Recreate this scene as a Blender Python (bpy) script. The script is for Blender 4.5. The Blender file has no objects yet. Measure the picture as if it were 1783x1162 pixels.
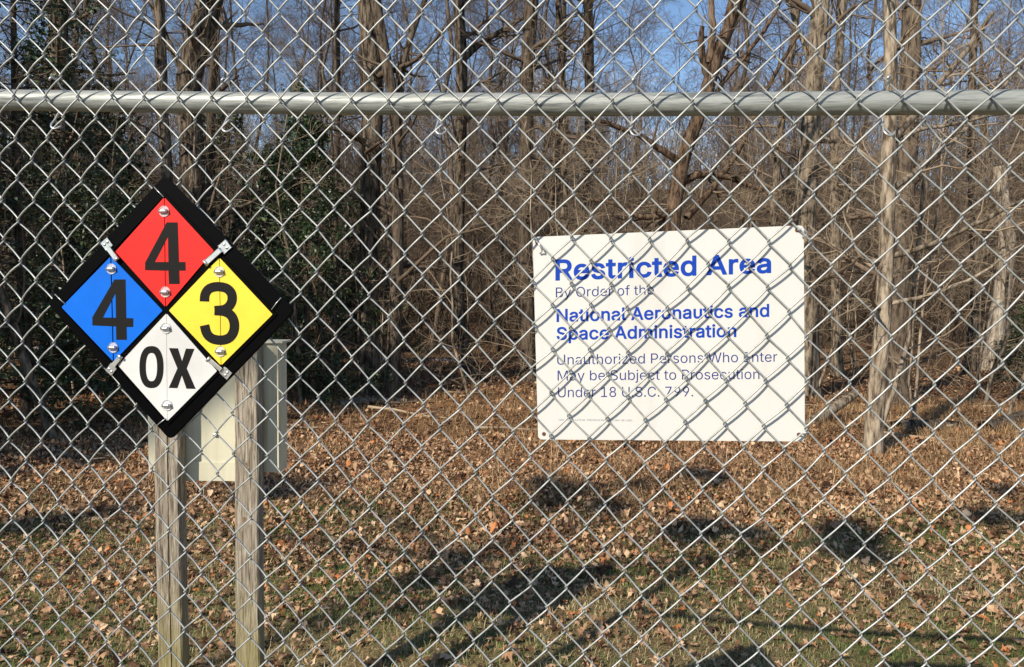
import bpy, math, json
import numpy as np
from mathutils import Vector, Matrix
from mathutils.geometry import tessellate_polygon
from math import radians as R, sin, cos, pi

sc = bpy.context.scene
COL = sc.collection
rng = np.random.default_rng(7)

# ------------------------------------------------------------------ camera
CAMH = 1.8
FPX, CX, CY = 1340.0, 891.5, 581.0          # the photograph is 1783 x 1162
PITCH, ROLL, PSI, D0 = R(3.0), R(0.5), R(8.02), 1.365
fw = np.array([0, cos(PITCH), -sin(PITCH)]); rt0 = np.array([1.0, 0, 0]); up0 = np.cross(rt0, fw)
rt = cos(ROLL) * rt0 + sin(ROLL) * up0
upv = -sin(ROLL) * rt0 + cos(ROLL) * up0
cam = bpy.data.cameras.new('camera')
camo = bpy.data.objects.new('camera', cam)
COL.objects.link(camo)
cam.sensor_fit = 'HORIZONTAL'; cam.sensor_width = 36.0
cam.lens = 36.0 * FPX / 1783.0
cam.clip_start = 0.05; cam.clip_end = 2000
M = Matrix(((rt[0], upv[0], -fw[0], 0), (rt[1], upv[1], -fw[1], 0), (rt[2], upv[2], -fw[2], CAMH), (0, 0, 0, 1)))
camo.matrix_world = M
sc.camera = camo

# ------------------------------------------------------------------ light
SUN = np.array([-0.78, -1.0, 0.81]); SUN /= np.linalg.norm(SUN)      # towards the sun
EL = math.asin(SUN[2]); AZ = math.atan2(SUN[0], SUN[1])
world = bpy.data.worlds.new('World'); sc.world = world; world.use_nodes = True
nt = world.node_tree; nt.nodes.clear()
sky = nt.nodes.new('ShaderNodeTexSky'); sky.sky_type = 'NISHITA'; sky.sun_disc = False
sky.sun_elevation = EL; sky.sun_rotation = AZ % (2 * pi); sky.air_density = 1.0; sky.dust_density = 0.0; sky.ozone_density = 3.2
tc = nt.nodes.new('ShaderNodeTexCoord')
mp = nt.nodes.new('ShaderNodeMapping'); mp.inputs['Scale'].default_value = (1.0, 1.0, 3.2); mp.inputs['Rotation'].default_value = (0.0, 0.25, 0.4)
nz = nt.nodes.new('ShaderNodeTexNoise'); nz.inputs['Scale'].default_value = 3.4; nz.inputs['Detail'].default_value = 8; nz.inputs['Roughness'].default_value = 0.62; nz.inputs['Distortion'].default_value = 0.5
cr = nt.nodes.new('ShaderNodeValToRGB'); cr.color_ramp.elements[0].position = 0.56; cr.color_ramp.elements[1].position = 0.84
mx = nt.nodes.new('ShaderNodeMixRGB'); mx.inputs['Color2'].default_value = (11.0, 11.4, 12.0, 1)
bg = nt.nodes.new('ShaderNodeBackground'); bg.inputs['Strength'].default_value = 0.115
wo = nt.nodes.new('ShaderNodeOutputWorld')
L = nt.links.new
L(tc.outputs['Generated'], mp.inputs['Vector']); L(mp.outputs['Vector'], nz.inputs['Vector']); L(nz.outputs['Fac'], cr.inputs['Fac'])
L(cr.outputs['Color'], mx.inputs['Fac']); L(sky.outputs['Color'], mx.inputs['Color1']); L(mx.outputs['Color'], bg.inputs['Color']); L(bg.outputs['Background'], wo.inputs['Surface'])
sl = bpy.data.lights.new('sun', 'SUN'); sl.energy = 5.0; sl.angle = R(0.53); sl.color = (1.0, 0.90, 0.76)
slo = bpy.data.objects.new('sun', sl); COL.objects.link(slo)
slo.rotation_euler = Vector(SUN).to_track_quat('Z', 'Y').to_euler(); slo.location = (-8, -10, 9)
sc.view_settings.view_transform = 'Standard'; sc.view_settings.look = 'None'
sc.view_settings.exposure = 0.38; sc.view_settings.gamma = 1.0; sc.view_settings.use_curve_mapping = False
sc.render.resolution_x = 1024; sc.render.resolution_y = 667

# ------------------------------------------------------------------ pixel rays -> points of the place
def ray(px, py):
    a = (px - CX) / FPX; b = -(py - CY) / FPX
    return a * rt + b * upv + fw
UD = np.array([cos(PSI), -sin(PSI), 0.0]); ND = np.array([-sin(PSI), -cos(PSI), 0.0])   # along the fence, towards the camera side
DF = D0 * cos(PSI)
ZZ = np.array([0, 0, 1.0])
def fpt(u, v, off=0.0):                      # point of the fence plane (off metres towards the camera)
    return u * UD - (DF - off) * ND + np.array([0, 0, v + CAMH])
def fuv(px, py, off=0.0):
    d = ray(px, py); t = -(DF - off) / (d @ ND); X = d * t
    return X @ UD, X[2]
def fpx(px, py, off=0.0):
    u, v = fuv(px, py, off); return fpt(u, v, off)
def ypt(px, py, Y):                          # the ray's point at distance Y in front
    d = ray(px, py); X = d * (Y / d[1]); return X + np.array([0, 0, CAMH])
def gpt(px, py):
    d = ray(px, py); X = d * (-CAMH / d[2]); return X + np.array([0, 0, CAMH])
def gz(x, y):                                # height of the ground
    x = np.asarray(x, float); y = np.asarray(y, float)
    a = 0.022 * np.sin(x * 1.7 + 0.6 * y) + 0.018 * np.sin(2.9 * y - 1.3 * x + 1) + 0.012 * np.sin(4.1 * x + 3.3 * y + 2)
    t = np.clip((y - 55) / 95, 0, 1); hill = 22 * t * t * (3 - 2 * t) * (0.9 + 0.1 * np.sin(x * 0.03))
    return a + hill + 0.05 * np.sin(0.35 * x + 1.2) * np.clip((y - 6) / 10, 0, 1) + 0.12 * np.sin(0.21 * y + 0.17 * x) * np.clip((y - 14) / 20, 0, 1)

# ------------------------------------------------------------------ mesh helpers
def mesh_np(name, V, F, smooth=False, attrs=None):
    V = np.asarray(V, np.float32).reshape(-1, 3); F = np.asarray(F, np.int32)
    me = bpy.data.meshes.new(name); n = F.shape[1]
    me.vertices.add(len(V)); me.vertices.foreach_set('co', V.ravel())
    me.loops.add(F.size); me.loops.foreach_set('vertex_index', F.ravel())
    me.polygons.add(len(F)); me.polygons.foreach_set('loop_start', np.arange(0, F.size, n, dtype=np.int32))
    me.polygons.foreach_set('loop_total', np.full(len(F), n, np.int32))
    if smooth: me.polygons.foreach_set('use_smooth', np.ones(len(F), bool))
    for k, a in (attrs or {}).items():
        at = me.attributes.new(k, 'FLOAT', 'FACE'); at.data.foreach_set('value', np.asarray(a, np.float32))
    me.update(calc_edges=True)
    return me
def link(name, me, mat=None, parent=None, loc=None):
    o = bpy.data.objects.new(name, me); COL.objects.link(o)
    if mat is not None and me is not None and not me.materials: me.materials.append(mat)
    if parent is not None: o.parent = parent
    if loc is not None: o.location = loc
    return o
def tag(o, label=None, cat=None, group=None, kind=None):
    if label: o['label'] = label
    if cat: o['category'] = cat
    if group: o['group'] = group
    if kind: o['kind'] = kind
    return o
def thing(name, label, cat, loc=(0, 0, 0), group=None):
    o = bpy.data.objects.new(name, None); COL.objects.link(o); o.location = loc; o.empty_display_size = 0.1
    return tag(o, label, cat, group)
def tubes(P, Rr, sides, cap=False):
    """P [N,K,3], Rr [N,K] -> verts, quads"""
    P = np.asarray(P, float); Rr = np.asarray(Rr, float)
    N, K, _ = P.shape
    T = np.gradient(P, axis=1); T /= np.linalg.norm(T, axis=2, keepdims=True) + 1e-9
    mean = T.mean(axis=1); ref = np.where(np.abs(mean[:, 2:3]) > 0.75, np.array([[1.0, 0.13, 0]]), np.array([[0, 0.1, 1.0]]))[:, None, :]
    A = np.cross(T, np.broadcast_to(ref, T.shape)); A /= np.linalg.norm(A, axis=2, keepdims=True) + 1e-9
    B = np.cross(T, A)
    th = np.arange(sides) * 2 * pi / sides
    V = P[:, :, None, :] + Rr[:, :, None, None] * (np.cos(th)[None, None, :, None] * A[:, :, None, :] + np.sin(th)[None, None, :, None] * B[:, :, None, :])
    base = (np.arange(N) * K * sides)[:, None, None] + (np.arange(K - 1) * sides)[None, :, None]
    s = np.arange(sides)[None, None, :]; s2 = (s + 1) % sides
    F = np.stack([base + s, base + s2, base + s2 + sides, base + s + sides], axis=-1).reshape(-1, 4)
    return V.reshape(-1, 3), F
class Acc:
    def __init__(s): s.V = []; s.F = []; s.n = 0
    def add(s, V, F): s.V.append(np.asarray(V, float).reshape(-1, 3)); s.F.append(np.asarray(F) + s.n); s.n += len(s.V[-1]); return s
    def tube(s, pts, r, sides=6):
        pts = np.asarray(pts, float); r = np.broadcast_to(np.asarray(r, float), (len(pts),))
        # closed ends: shrink to a point
        d0 = pts[0] - pts[1]; d1 = pts[-1] - pts[-2]
        P = np.vstack([pts[:1] + d0 * 1e-4, pts, pts[-1:] + d1 * 1e-4]); rr = np.r_[1e-5, r, 1e-5]
        return s.add(*tubes(P[None], rr[None], sides))
    def mesh(s, name, smooth=False): return mesh_np(name, np.vstack(s.V), np.vstack(s.F), smooth)
def poly_prism(name, polys, depth, n, mat=None, bevel=0.0):
    """polys: list of rings of 3D points (outer, holes...), pushed back by depth along -n; faces +n"""
    n = np.asarray(n, float)
    rings = [[Vector(p) for p in r] for r in polys]
    tri = tessellate_polygon(rings)
    flat = [p for r in rings for p in r]
    V = [tuple(p) for p in flat] + [tuple(p - Vector(n) * depth) for p in flat]
    m = len(flat); F = []
    for a, b, c in tri:
        nn = (flat[b] - flat[a]).cross(flat[c] - flat[a])
        if nn.length < 1e-14: continue
        if nn.dot(Vector(n)) < 0: a, c = c, a
        F.append((a, b, c)); F.append((m + c, m + b, m + a))
    k = 0
    for r in rings:
        q = len(r)
        for i in range(q):
            j = (i + 1) % q; F.append((k + i, m + k + i, m + k + j, k + j))
        k += q
    me = bpy.data.meshes.new(name); me.from_pydata(V, [], F); me.update()
    if mat: me.materials.append(mat)
    if bevel:
        import bmesh
        bm = bmesh.new(); bm.from_mesh(me)
        bmesh.ops.recalc_face_normals(bm, faces=bm.faces)
        bmesh.ops.dissolve_limit(bm, angle_limit=0.01, verts=bm.verts, edges=bm.edges)
        bmesh.ops.bevel(bm, geom=[e for e in bm.edges if e.calc_face_angle(0) > 0.5], offset=bevel, segments=2, affect='EDGES', profile=0.5)
        bm.to_mesh(me); bm.free()
    return me
def rounded(pts, r, seg=5):
    """round the corners of a 3D planar polygon"""
    out = []; n = len(pts)
    for i in range(n):
        p = np.array(pts[i]); a = np.array(pts[i - 1]); b = np.array(pts[(i + 1) % n])
        da = (a - p) / np.linalg.norm(a - p); db = (b - p) / np.linalg.norm(b - p)
        for k in range(seg + 1):
            t = k / seg; s = p + da * r; e = p + db * r
            out.append((1 - t) ** 2 * s + 2 * t * (1 - t) * p + t * t * e)
    return out
def box_mesh(name, c, ax, ay, az, hx, hy, hz, bevel=0.0):
    import bmesh
    bm = bmesh.new(); bmesh.ops.create_cube(bm, size=2)
    Mx = Matrix(((ax[0] * hx, ay[0] * hy, az[0] * hz, c[0]), (ax[1] * hx, ay[1] * hy, az[1] * hz, c[1]), (ax[2] * hx, ay[2] * hy, az[2] * hz, c[2]), (0, 0, 0, 1)))
    bm.transform(Mx)
    if bevel: bmesh.ops.bevel(bm, geom=bm.edges[:], offset=bevel, segments=2, affect='EDGES', profile=0.5)
    bmesh.ops.recalc_face_normals(bm, faces=bm.faces)
    me = bpy.data.meshes.new(name); bm.to_mesh(me); bm.free(); return me

# ------------------------------------------------------------------ materials
def mat(name, col, rough=0.7, metal=0.0, spec=0.5):
    m = bpy.data.materials.new(name); m.use_nodes = True
    b = m.node_tree.nodes['Principled BSDF']
    b.inputs['Base Color'].default_value = (*col, 1); b.inputs['Roughness'].default_value = rough; b.inputs['Metallic'].default_value = metal
    b.inputs['Specular IOR Level'].default_value = spec
    return m
def nd(m, t, **kw):
    n = m.node_tree.nodes.new(t)
    for k, v in kw.items():
        if k in n.inputs: n.inputs[k].default_value = v
        else: setattr(n, k, v)
    return n
def ramp(m, stops, interp='LINEAR'):
    r = nd(m, 'ShaderNodeValToRGB'); e = r.color_ramp.elements; r.color_ramp.interpolation = interp
    while len(e) < len(stops): e.new(0.5)
    for k, (p, c) in enumerate(stops): e[k].position = p; e[k].color = (*c, 1)
    return r
def noise_mat(name, stops, scale=5, stretch=(1, 1, 1), rough=0.8, metal=0.0, bump=0.0, bdist=0.01, detail=6, coord='Object', spec=0.5, rand=0.0, bscale=None):
    m = mat(name, stops[0][1], rough, metal, spec); b = m.node_tree.nodes['Principled BSDF']; L = m.node_tree.links.new
    t = nd(m, 'ShaderNodeTexCoord'); mp = nd(m, 'ShaderNodeMapping'); mp.inputs['Scale'].default_value = stretch
    n = nd(m, 'ShaderNodeTexNoise', Scale=scale, Detail=detail, Roughness=0.65); r = ramp(m, stops)
    L(t.outputs[coord], mp.inputs['Vector']); L(mp.outputs['Vector'], n.inputs['Vector']); L(n.outputs['Fac'], r.inputs['Fac'])
    out = r.outputs['Color']
    if rand:
        oi = nd(m, 'ShaderNodeObjectInfo'); mr = nd(m, 'ShaderNodeMapRange'); mr.inputs['To Min'].default_value = 1 - rand; mr.inputs['To Max'].default_value = 1 + rand
        hs = nd(m, 'ShaderNodeHueSaturation'); L(oi.outputs['Random'], mr.inputs['Value']); L(mr.outputs['Result'], hs.inputs['Value']); L(out, hs.inputs['Color']); out = hs.outputs['Color']
    L(out, b.inputs['Base Color'])
    if bump:
        n2 = nd(m, 'ShaderNodeTexNoise', Scale=bscale or scale * 2, Detail=6, Roughness=0.6); L(mp.outputs['Vector'], n2.inputs['Vector'])
        bp = nd(m, 'ShaderNodeBump', Strength=bump, Distance=bdist); L(n2.outputs['Fac'], bp.inputs['Height']); L(bp.outputs['Normal'], b.inputs['Normal'])
    return m
def tint_mat(name, stops, rough=0.7, source='tint', trans=0.0, interp='LINEAR', spec=0.3):
    m = mat(name, stops[0][1], rough, 0, spec); b = m.node_tree.nodes['Principled BSDF']; L = m.node_tree.links.new
    r = ramp(m, stops, interp)
    if source == 'tint':
        a = nd(m, 'ShaderNodeAttribute'); a.attribute_name = 'tint'; L(a.outputs['Fac'], r.inputs['Fac'])
    else:
        a = nd(m, 'ShaderNodeObjectInfo'); L(a.outputs['Random'], r.inputs['Fac'])
    t = nd(m, 'ShaderNodeTexCoord'); n = nd(m, 'ShaderNodeTexNoise', Scale=40.0, Detail=3.0); L(t.outputs['Object'], n.inputs['Vector'])
    mr = nd(m, 'ShaderNodeMapRange'); mr.inputs['To Min'].default_value = 0.6; mr.inputs['To Max'].default_value = 1.35; L(n.outputs['Fac'], mr.inputs['Value'])
    hs = nd(m, 'ShaderNodeHueSaturation'); L(mr.outputs['Result'], hs.inputs['Value']); L(r.outputs['Color'], hs.inputs['Color'])
    L(hs.outputs['Color'], b.inputs['Base Color'])
    if trans:
        tr = nd(m, 'ShaderNodeBsdfTranslucent'); ms = nd(m, 'ShaderNodeMixShader'); ms.inputs[0].default_value = trans
        L(hs.outputs['Color'], tr.inputs['Color']); o = m.node_tree.nodes['Material Output']
        L(b.outputs[0], ms.inputs[1]); L(tr.outputs[0], ms.inputs[2]); L(ms.outputs[0], o.inputs['Surface'])
    return m

M_WIRE = noise_mat('galvanised_wire', [(0.32, (0.20, 0.215, 0.215)), (0.5, (0.38, 0.395, 0.385)), (0.68, (0.44, 0.45, 0.43))], scale=26, rough=0.45, metal=0.35, bump=0.15, bdist=0.001, bscale=160)
M_RAIL = noise_mat('galvanised_pipe', [(0.38, (0.13, 0.142, 0.14)), (0.5, (0.31, 0.325, 0.305)), (0.62, (0.21, 0.225, 0.215))], scale=7, stretch=(0.6, 6, 14), rough=0.5, metal=0.2, bump=0.4, bdist=0.002, bscale=12)
M_TIE = mat('aluminium_tie', (0.55, 0.56, 0.58), 0.35, 0.7)
M_BLACK = mat('black_plastic', (0.0010, 0.0010, 0.0013), 0.45, 0, 0.04)
M_INK = mat('black_ink', (0.008, 0.0075, 0.007), 0.6, 0, 0.12)
M_STEEL = noise_mat('stainless_steel', [(0.3, (0.5, 0.5, 0.5)), (0.7, (0.72, 0.72, 0.7))], scale=60, rough=0.28, metal=0.85, bump=0.1, bdist=0.001)
def paint(name, c, dirt=0.08):
    d = tuple(x * (1 - dirt) * 0.95 for x in c)
    return noise_mat(name, [(0.35, d), (0.6, c)], scale=9, spec=0.22, rough=0.38, bump=0.05, bdist=0.001, bscale=300)
M_RED = paint('red_panel_paint', (0.68, 0.020, 0.016)); M_BLUE = paint('blue_panel_paint', (0.0, 0.125, 0.62))
M_YEL = paint('yellow_panel_paint', (0.76, 0.57, 0.05)); M_WHT = paint('white_panel_paint', (0.58, 0.58, 0.57))
M_SIGN = noise_mat('white_sign_paint', [(0.25, (0.50, 0.49, 0.455)), (0.45, (0.56, 0.553, 0.525)), (0.8, (0.575, 0.565, 0.53))], scale=2.2, stretch=(5, 5, 0.7), rough=0.4, bump=0.03, bdist=0.001)
M_SBLUE = mat('bold_blue_print', (0.005, 0.045, 0.34), 0.6, 0, 0.15); M_SBLUE2 = mat('thin_blue_print', (0.016, 0.030, 0.18), 0.6, 0, 0.15); M_SGREY = mat('grey_print', (0.25, 0.25, 0.30), 0.5)
M_RUST = mat('rusty_bolt', (0.10, 0.035, 0.015), 0.8)
M_CAB = noise_mat('cream_cabinet_paint', [(0.3, (0.47, 0.45, 0.34)), (0.55, (0.56, 0.54, 0.41)), (0.72, (0.45, 0.38, 0.25))], scale=3.5, stretch=(4, 4, 0.35), rough=0.45)
BARK1 = [(0.40, (0.020, 0.015, 0.011)), (0.49, (0.085, 0.066, 0.047)), (0.60, (0.19, 0.152, 0.113))]
BARK2 = [(0.40, (0.055, 0.042, 0.030)), (0.48, (0.165, 0.131, 0.094)), (0.61, (0.31, 0.255, 0.188))]
BARK3 = [(0.40, (0.03, 0.022, 0.016)), (0.5, (0.095, 0.073, 0.053)), (0.72, (0.16, 0.125, 0.09))]
BARK4 = [(0.42, (0.025, 0.016, 0.011)), (0.48, (0.085, 0.056, 0.036)), (0.66, (0.18, 0.125, 0.083))]
def bark(name, st): return noise_mat(name, st, scale=19, stretch=(1, 1, 0.22), rough=0.9, bump=1.0, bdist=0.03, spec=0.12, rand=0.25, bscale=20)
M_BARK = bark('grey_brown_bark', BARK1); M_TAN = bark('tan_bark', BARK2); M_DARK = bark('dark_bark', BARK3); M_SNAG = bark('stripped_wood', BARK4)
M_BRUSH = noise_mat('shade_dark_brush', [(0.3, (0.035, 0.025, 0.018)), (0.7, (0.11, 0.08, 0.056))], scale=0.8, rough=0.95, spec=0.05)  # colour kept dark to stand in for the shadows between the trunks
M_FAR = noise_mat('far_wood_bark', [(0.3, (0.06, 0.046, 0.036)), (0.7, (0.15, 0.115, 0.09))], scale=0.3, rough=0.95, spec=0.05)
M_TWIG = noise_mat('twig_bark', [(0.3, (0.075, 0.054, 0.038)), (0.7, (0.19, 0.142, 0.102))], scale=1.3, rough=0.9, spec=0.1, rand=0.3)
M_LTWIG = noise_mat('pale_twig_bark', [(0.3, (0.19, 0.14, 0.09)), (0.7, (0.38, 0.30, 0.21))], scale=1.6, rough=0.9, spec=0.1, rand=0.2)
LEAFC = [(0.0, (0.05, 0.025, 0.015)), (0.25, (0.14, 0.070, 0.036)), (0.48, (0.32, 0.175, 0.092)), (0.74, (0.53, 0.34, 0.195)), (0.95, (0.72, 0.52, 0.33)), (1.0, (0.50, 0.19, 0.065))]
M_LEAF = tint_mat('dead_leaf', LEAFC, 0.65, trans=0.15); M_LEAFO = tint_mat('dead_leaf_single', LEAFC, 0.6, source='obj', trans=0.15)
M_GRASS = tint_mat('grass_blade', [(0.0, (0.06, 0.125, 0.022)), (0.40, (0.15, 0.225, 0.055)), (0.55, (0.34, 0.31, 0.14)), (1.0, (0.60, 0.49, 0.29))], 0.7, trans=0.25)
M_STRAW = tint_mat('straw', [(0.0, (0.24, 0.13, 0.055)), (0.5, (0.44, 0.275, 0.13)), (1.0, (0.66, 0.48, 0.27))], 0.8, trans=0.2)
M_EVER = tint_mat('evergreen_leaf', [(0.0, (0.010, 0.022, 0.008)), (0.6, (0.028, 0.052, 0.016)), (1.0, (0.06, 0.09, 0.028))], 0.45, spec=0.5)
M_SNOW = mat('old_snow', (0.75, 0.78, 0.82), 0.6)
# ground
M_GROUND = mat('leaf_covered_soil', (0.1, 0.06, 0.03), 0.95, 0, 0.1)
def _ground():
    m = M_GROUND; b = m.node_tree.nodes['Principled BSDF']; L = m.node_tree.links.new
    t = nd(m, 'ShaderNodeTexCoord')
    v = nd(m, 'ShaderNodeTexVoronoi', Scale=30.0); v.inputs['Randomness'].default_value = 1
    r = ramp(m, [(0.0, (0.05, 0.026, 0.014)), (0.35, (0.13, 0.068, 0.034)), (0.6, (0.22, 0.125, 0.062)), (1.0, (0.33, 0.21, 0.11))])
    sp = nd(m, 'ShaderNodeSeparateColor'); L(t.outputs['Object'], v.inputs['Vector']); L(v.outputs['Color'], sp.inputs['Color']); L(sp.outputs[0], r.inputs['Fac'])
    n = nd(m, 'ShaderNodeTexNoise', Scale=1.1, Detail=6.0); L(t.outputs['Object'], n.inputs['Vector'])
    r2 = ramp(m, [(0.35, (0.35, 0.35, 0.35)), (0.65, (1.1, 1.05, 1.0))]); L(n.outputs['Fac'], r2.inputs['Fac'])
    mx = nd(m, 'ShaderNodeMixRGB', blend_type='MULTIPLY'); mx.inputs[0].default_value = 0.8; L(r.outputs['Color'], mx.inputs[1]); L(r2.outputs['Color'], mx.inputs[2])
    s = nd(m, 'ShaderNodeSeparateXYZ'); L(t.outputs['Object'], s.inputs[0]); mr = nd(m, 'ShaderNodeMapRange'); mr.inputs['From Min'].default_value = 7.0; mr.inputs['From Max'].default_value = 4.9; L(s.outputs['Y'], mr.inputs['Value'])
    n3 = nd(m, 'ShaderNodeTexNoise', Scale=90.0, Detail=4.0); L(t.outputs['Object'], n3.inputs['Vector']); r3 = ramp(m, [(0.35, (0.05, 0.055, 0.02)), (0.5, (0.16, 0.13, 0.06)), (0.7, (0.32, 0.24, 0.13))]); L(n3.outputs['Fac'], r3.inputs['Fac'])
    mu = nd(m, 'ShaderNodeMath', operation='MULTIPLY'); mu.inputs[1].default_value = 0.75; L(mr.outputs[0], mu.inputs[0])
    m3 = nd(m, 'ShaderNodeMixRGB'); L(mu.outputs[0], m3.inputs[0]); L(mx.outputs[0], m3.inputs[1]); L(r3.outputs['Color'], m3.inputs[2])
    L(m3.outputs[0], b.inputs['Base Color'])
    bp = nd(m, 'ShaderNodeBump', Strength=0.5, Distance=0.012); L(v.outputs['Distance'], bp.inputs['Height']); L(bp.outputs['Normal'], b.inputs['Normal'])
_ground()

# ------------------------------------------------------------------ ground
def axis(lo, hi, n, near, k):
    t = np.linspace(-1, 1, n); s = np.sinh(k * t) / math.sinh(k)
    return np.where(s > 0, near + s * (hi - near), near + s * (near - lo))
gx = axis(-320, 320, 150, 0.0, 4.2); gy = axis(-120, 420, 170, 6.0, 4.0)
GX, GY = np.meshgrid(gx, gy); GZ = gz(GX, GY)
idx = np.arange(GX.size).reshape(GX.shape)
GF = np.stack([idx[:-1, :-1], idx[:-1, 1:], idx[1:, 1:], idx[1:, :-1]], -1).reshape(-1, 4)
ground = link('ground', mesh_np('ground', np.stack([GX, GY, GZ], -1), GF, True), M_GROUND)
tag(ground, 'woodland ground of soil under fallen leaves', None, None, 'structure')

# ------------------------------------------------------------------ branching
def polyline_at(P, Rr, idx, t):
    K = P.shape[1]; s = t * (K - 1); i = np.minimum(s.astype(int), K - 2); f = (s - i)[:, None]
    a = P[idx, i]; b = P[idx, i + 1]
    T = b - a; T /= np.linalg.norm(T, axis=1, keepdims=True) + 1e-9
    return a * (1 - f) + b * f, T, Rr[idx, i] * (1 - f[:, 0]) + Rr[idx, i + 1] * f[:, 0]
def grow(g, P, Rr, n_per, t0, t1, length, ang, K=5, up=0.05, wig=0.18, rr=0.55, rmin=0.002, shrink=0.5, flat=0.0, rmax=None):
    N = len(P); idx = np.repeat(np.arange(N), n_per); m = len(idx)
    t = g.uniform(t0, t1, m)
    S, T, r = polyline_at(P, Rr, idx, t)
    q = g.normal(size=(m, 3)); q[:, 2] *= (1 - flat); q -= (q * T).sum(1, keepdims=True) * T; q /= np.linalg.norm(q, axis=1, keepdims=True) + 1e-9
    a = g.normal(ang, 0.22, m)[:, None]
    D = np.cos(a) * T + np.sin(a) * q
    ln = length * g.uniform(0.55, 1.25, m) * (1 - shrink * (t - t0) / max(t1 - t0, 1e-6))
    step = (ln / (K - 1))[:, None]
    pts = [S]
    for _ in range(K - 1):
        D = D + g.normal(0, wig, (m, 3)) + np.array([0, 0, up]); D /= np.linalg.norm(D, axis=1, keepdims=True)
        pts.append(pts[-1] + D * step)
    r0 = np.maximum(r * rr * g.uniform(0.6, 1.0, m), rmin)
    if rmax: r0 = np.minimum(r0, rmax)
    tp = np.linspace(1, 0.28, K)[None, :]
    return np.stack(pts, 1), np.maximum(r0[:, None] * tp, rmin * 0.6)
def rough_trunk(P, Rr, sides, g, amp=0.06):
    V, F = tubes(P[None], Rr[None], sides)
    K = len(P); V = V.reshape(K, sides, 3); C = P[:, None, :]
    ph = g.uniform(0, 6.28, 4); th = np.arange(sides) * 2 * pi / sides; k = np.arange(K)[:, None]
    w = 1 + amp * (np.sin(3 * th + ph[0] + 0.15 * k) + 0.6 * np.sin(5 * th + ph[1] + 0.3 * k) + 0.7 * g.normal(0, 0.5, (K, sides)))
    return (C + (V - C) * w[:, :, None]).reshape(-1, 3), F
def resample(pts, K):
    pts = np.asarray(pts, float); d = np.r_[0, np.cumsum(np.linalg.norm(np.diff(pts[:, :3], axis=0), axis=1))]
    s = np.linspace(0, d[-1], K)
    out = np.stack([np.interp(s, d, pts[:, c]) for c in range(pts.shape[1])], 1)
    for _ in range(2): out[1:-1] = 0.25 * out[:-2] + 0.5 * out[1:-1] + 0.25 * out[2:]
    return out
def crown_levels(g, P, Rr, n1, l1, n2, l2, n3, l3, n4=0, l4=0.3, t0=0.15, ang=1.1, up=0.08, droop=0.0, rm=1.0, sides1=5):
    out = Acc()
    P1, R1 = grow(g, P, Rr, n1, t0, 0.99, l1, ang, K=8, up=up, wig=0.16, rr=0.42, rmin=0.006 * rm, shrink=0.55, rmax=0.07)
    out.add(*tubes(P1, R1, sides1))
    P2, R2 = grow(g, P1, R1, n2, 0.15, 0.98, l2, 0.85, K=6, up=0.05 - droop, wig=0.2, rr=0.55, rmin=0.004 * rm)
    out.add(*tubes(P2, R2, 4))
    P3, R3 = grow(g, P2, R2, n3, 0.15, 0.98, l3, 0.8, K=5, up=0.05 - droop, wig=0.24, rr=0.55, rmin=0.0028 * rm)
    out.add(*tubes(P3, R3, 3))
    if n4:
        P4, R4 = grow(g, P3, R3, n4, 0.2, 0.95, l4, 0.75, K=3, up=0.04, wig=0.2, rr=0.6, rmin=0.0022 * rm)
        out.add(*tubes(P4, R4, 3))
    return out, (P1, R1, P2, R2, P3, R3)
def copy_tree(root, loc, rz, sc_=1.0, label=None, group=None):
    r = root.copy(); COL.objects.link(r); r.location = loc; r.rotation_euler = (0, 0, rz); r.scale = (sc_,) * 3
    if label: r['label'] = label
    if group: r['group'] = group
    for ch in root.children:
        c = ch.copy(); COL.objects.link(c); c.parent = r
    return r

# ---- forest tree kinds
G_WOOD = 'bare trees of the deep wood'
protos = []
NV = 6
for v in range(NV):
    g = np.random.default_rng(100 + v)
    H = g.uniform(15, 21); r0 = g.uniform(0.055, 0.13)
    z = np.linspace(-0.3, H, 16); lean = g.normal(0, 0.035, 2)
    wob = np.cumsum(g.normal(0, 0.17, (16, 2)), axis=0); wob -= wob[0]
    P = np.c_[lean[0] * z + wob[:, 0], lean[1] * z + wob[:, 1], z]
    Rr = r0 * (1 - 0.86 * (z + 0.3) / (H + 0.3)) * 1.0; Rr[0] *= 1.5; Rr[1] *= 1.05
    P[1] = P[0] * 0.6 + P[1] * 0.4; 
    root = thing('bare_tree', 'bare grey brown tree among many alike deep in the wood', 'tree', (0, 0, 0), G_WOOD)
    V, F = rough_trunk(P, Rr, 9, g, 0.04)
    link('trunk', mesh_np('trunk', V, F, True), [M_BARK, M_DARK, M_BARK, M_DARK][v % 4], root)
    cr_, _ = crown_levels(g, P[None], Rr[None], 40, 3.8, 6, 1.7, 6, 0.8, 1, 0.4, t0=0.05, ang=1.0, up=0.08, rm=1.35 if v < 4 else 2.2, sides1=4)
    link('crown', cr_.mesh('crown'), M_TWIG, root)
    protos.append(root)
saps = []
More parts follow.
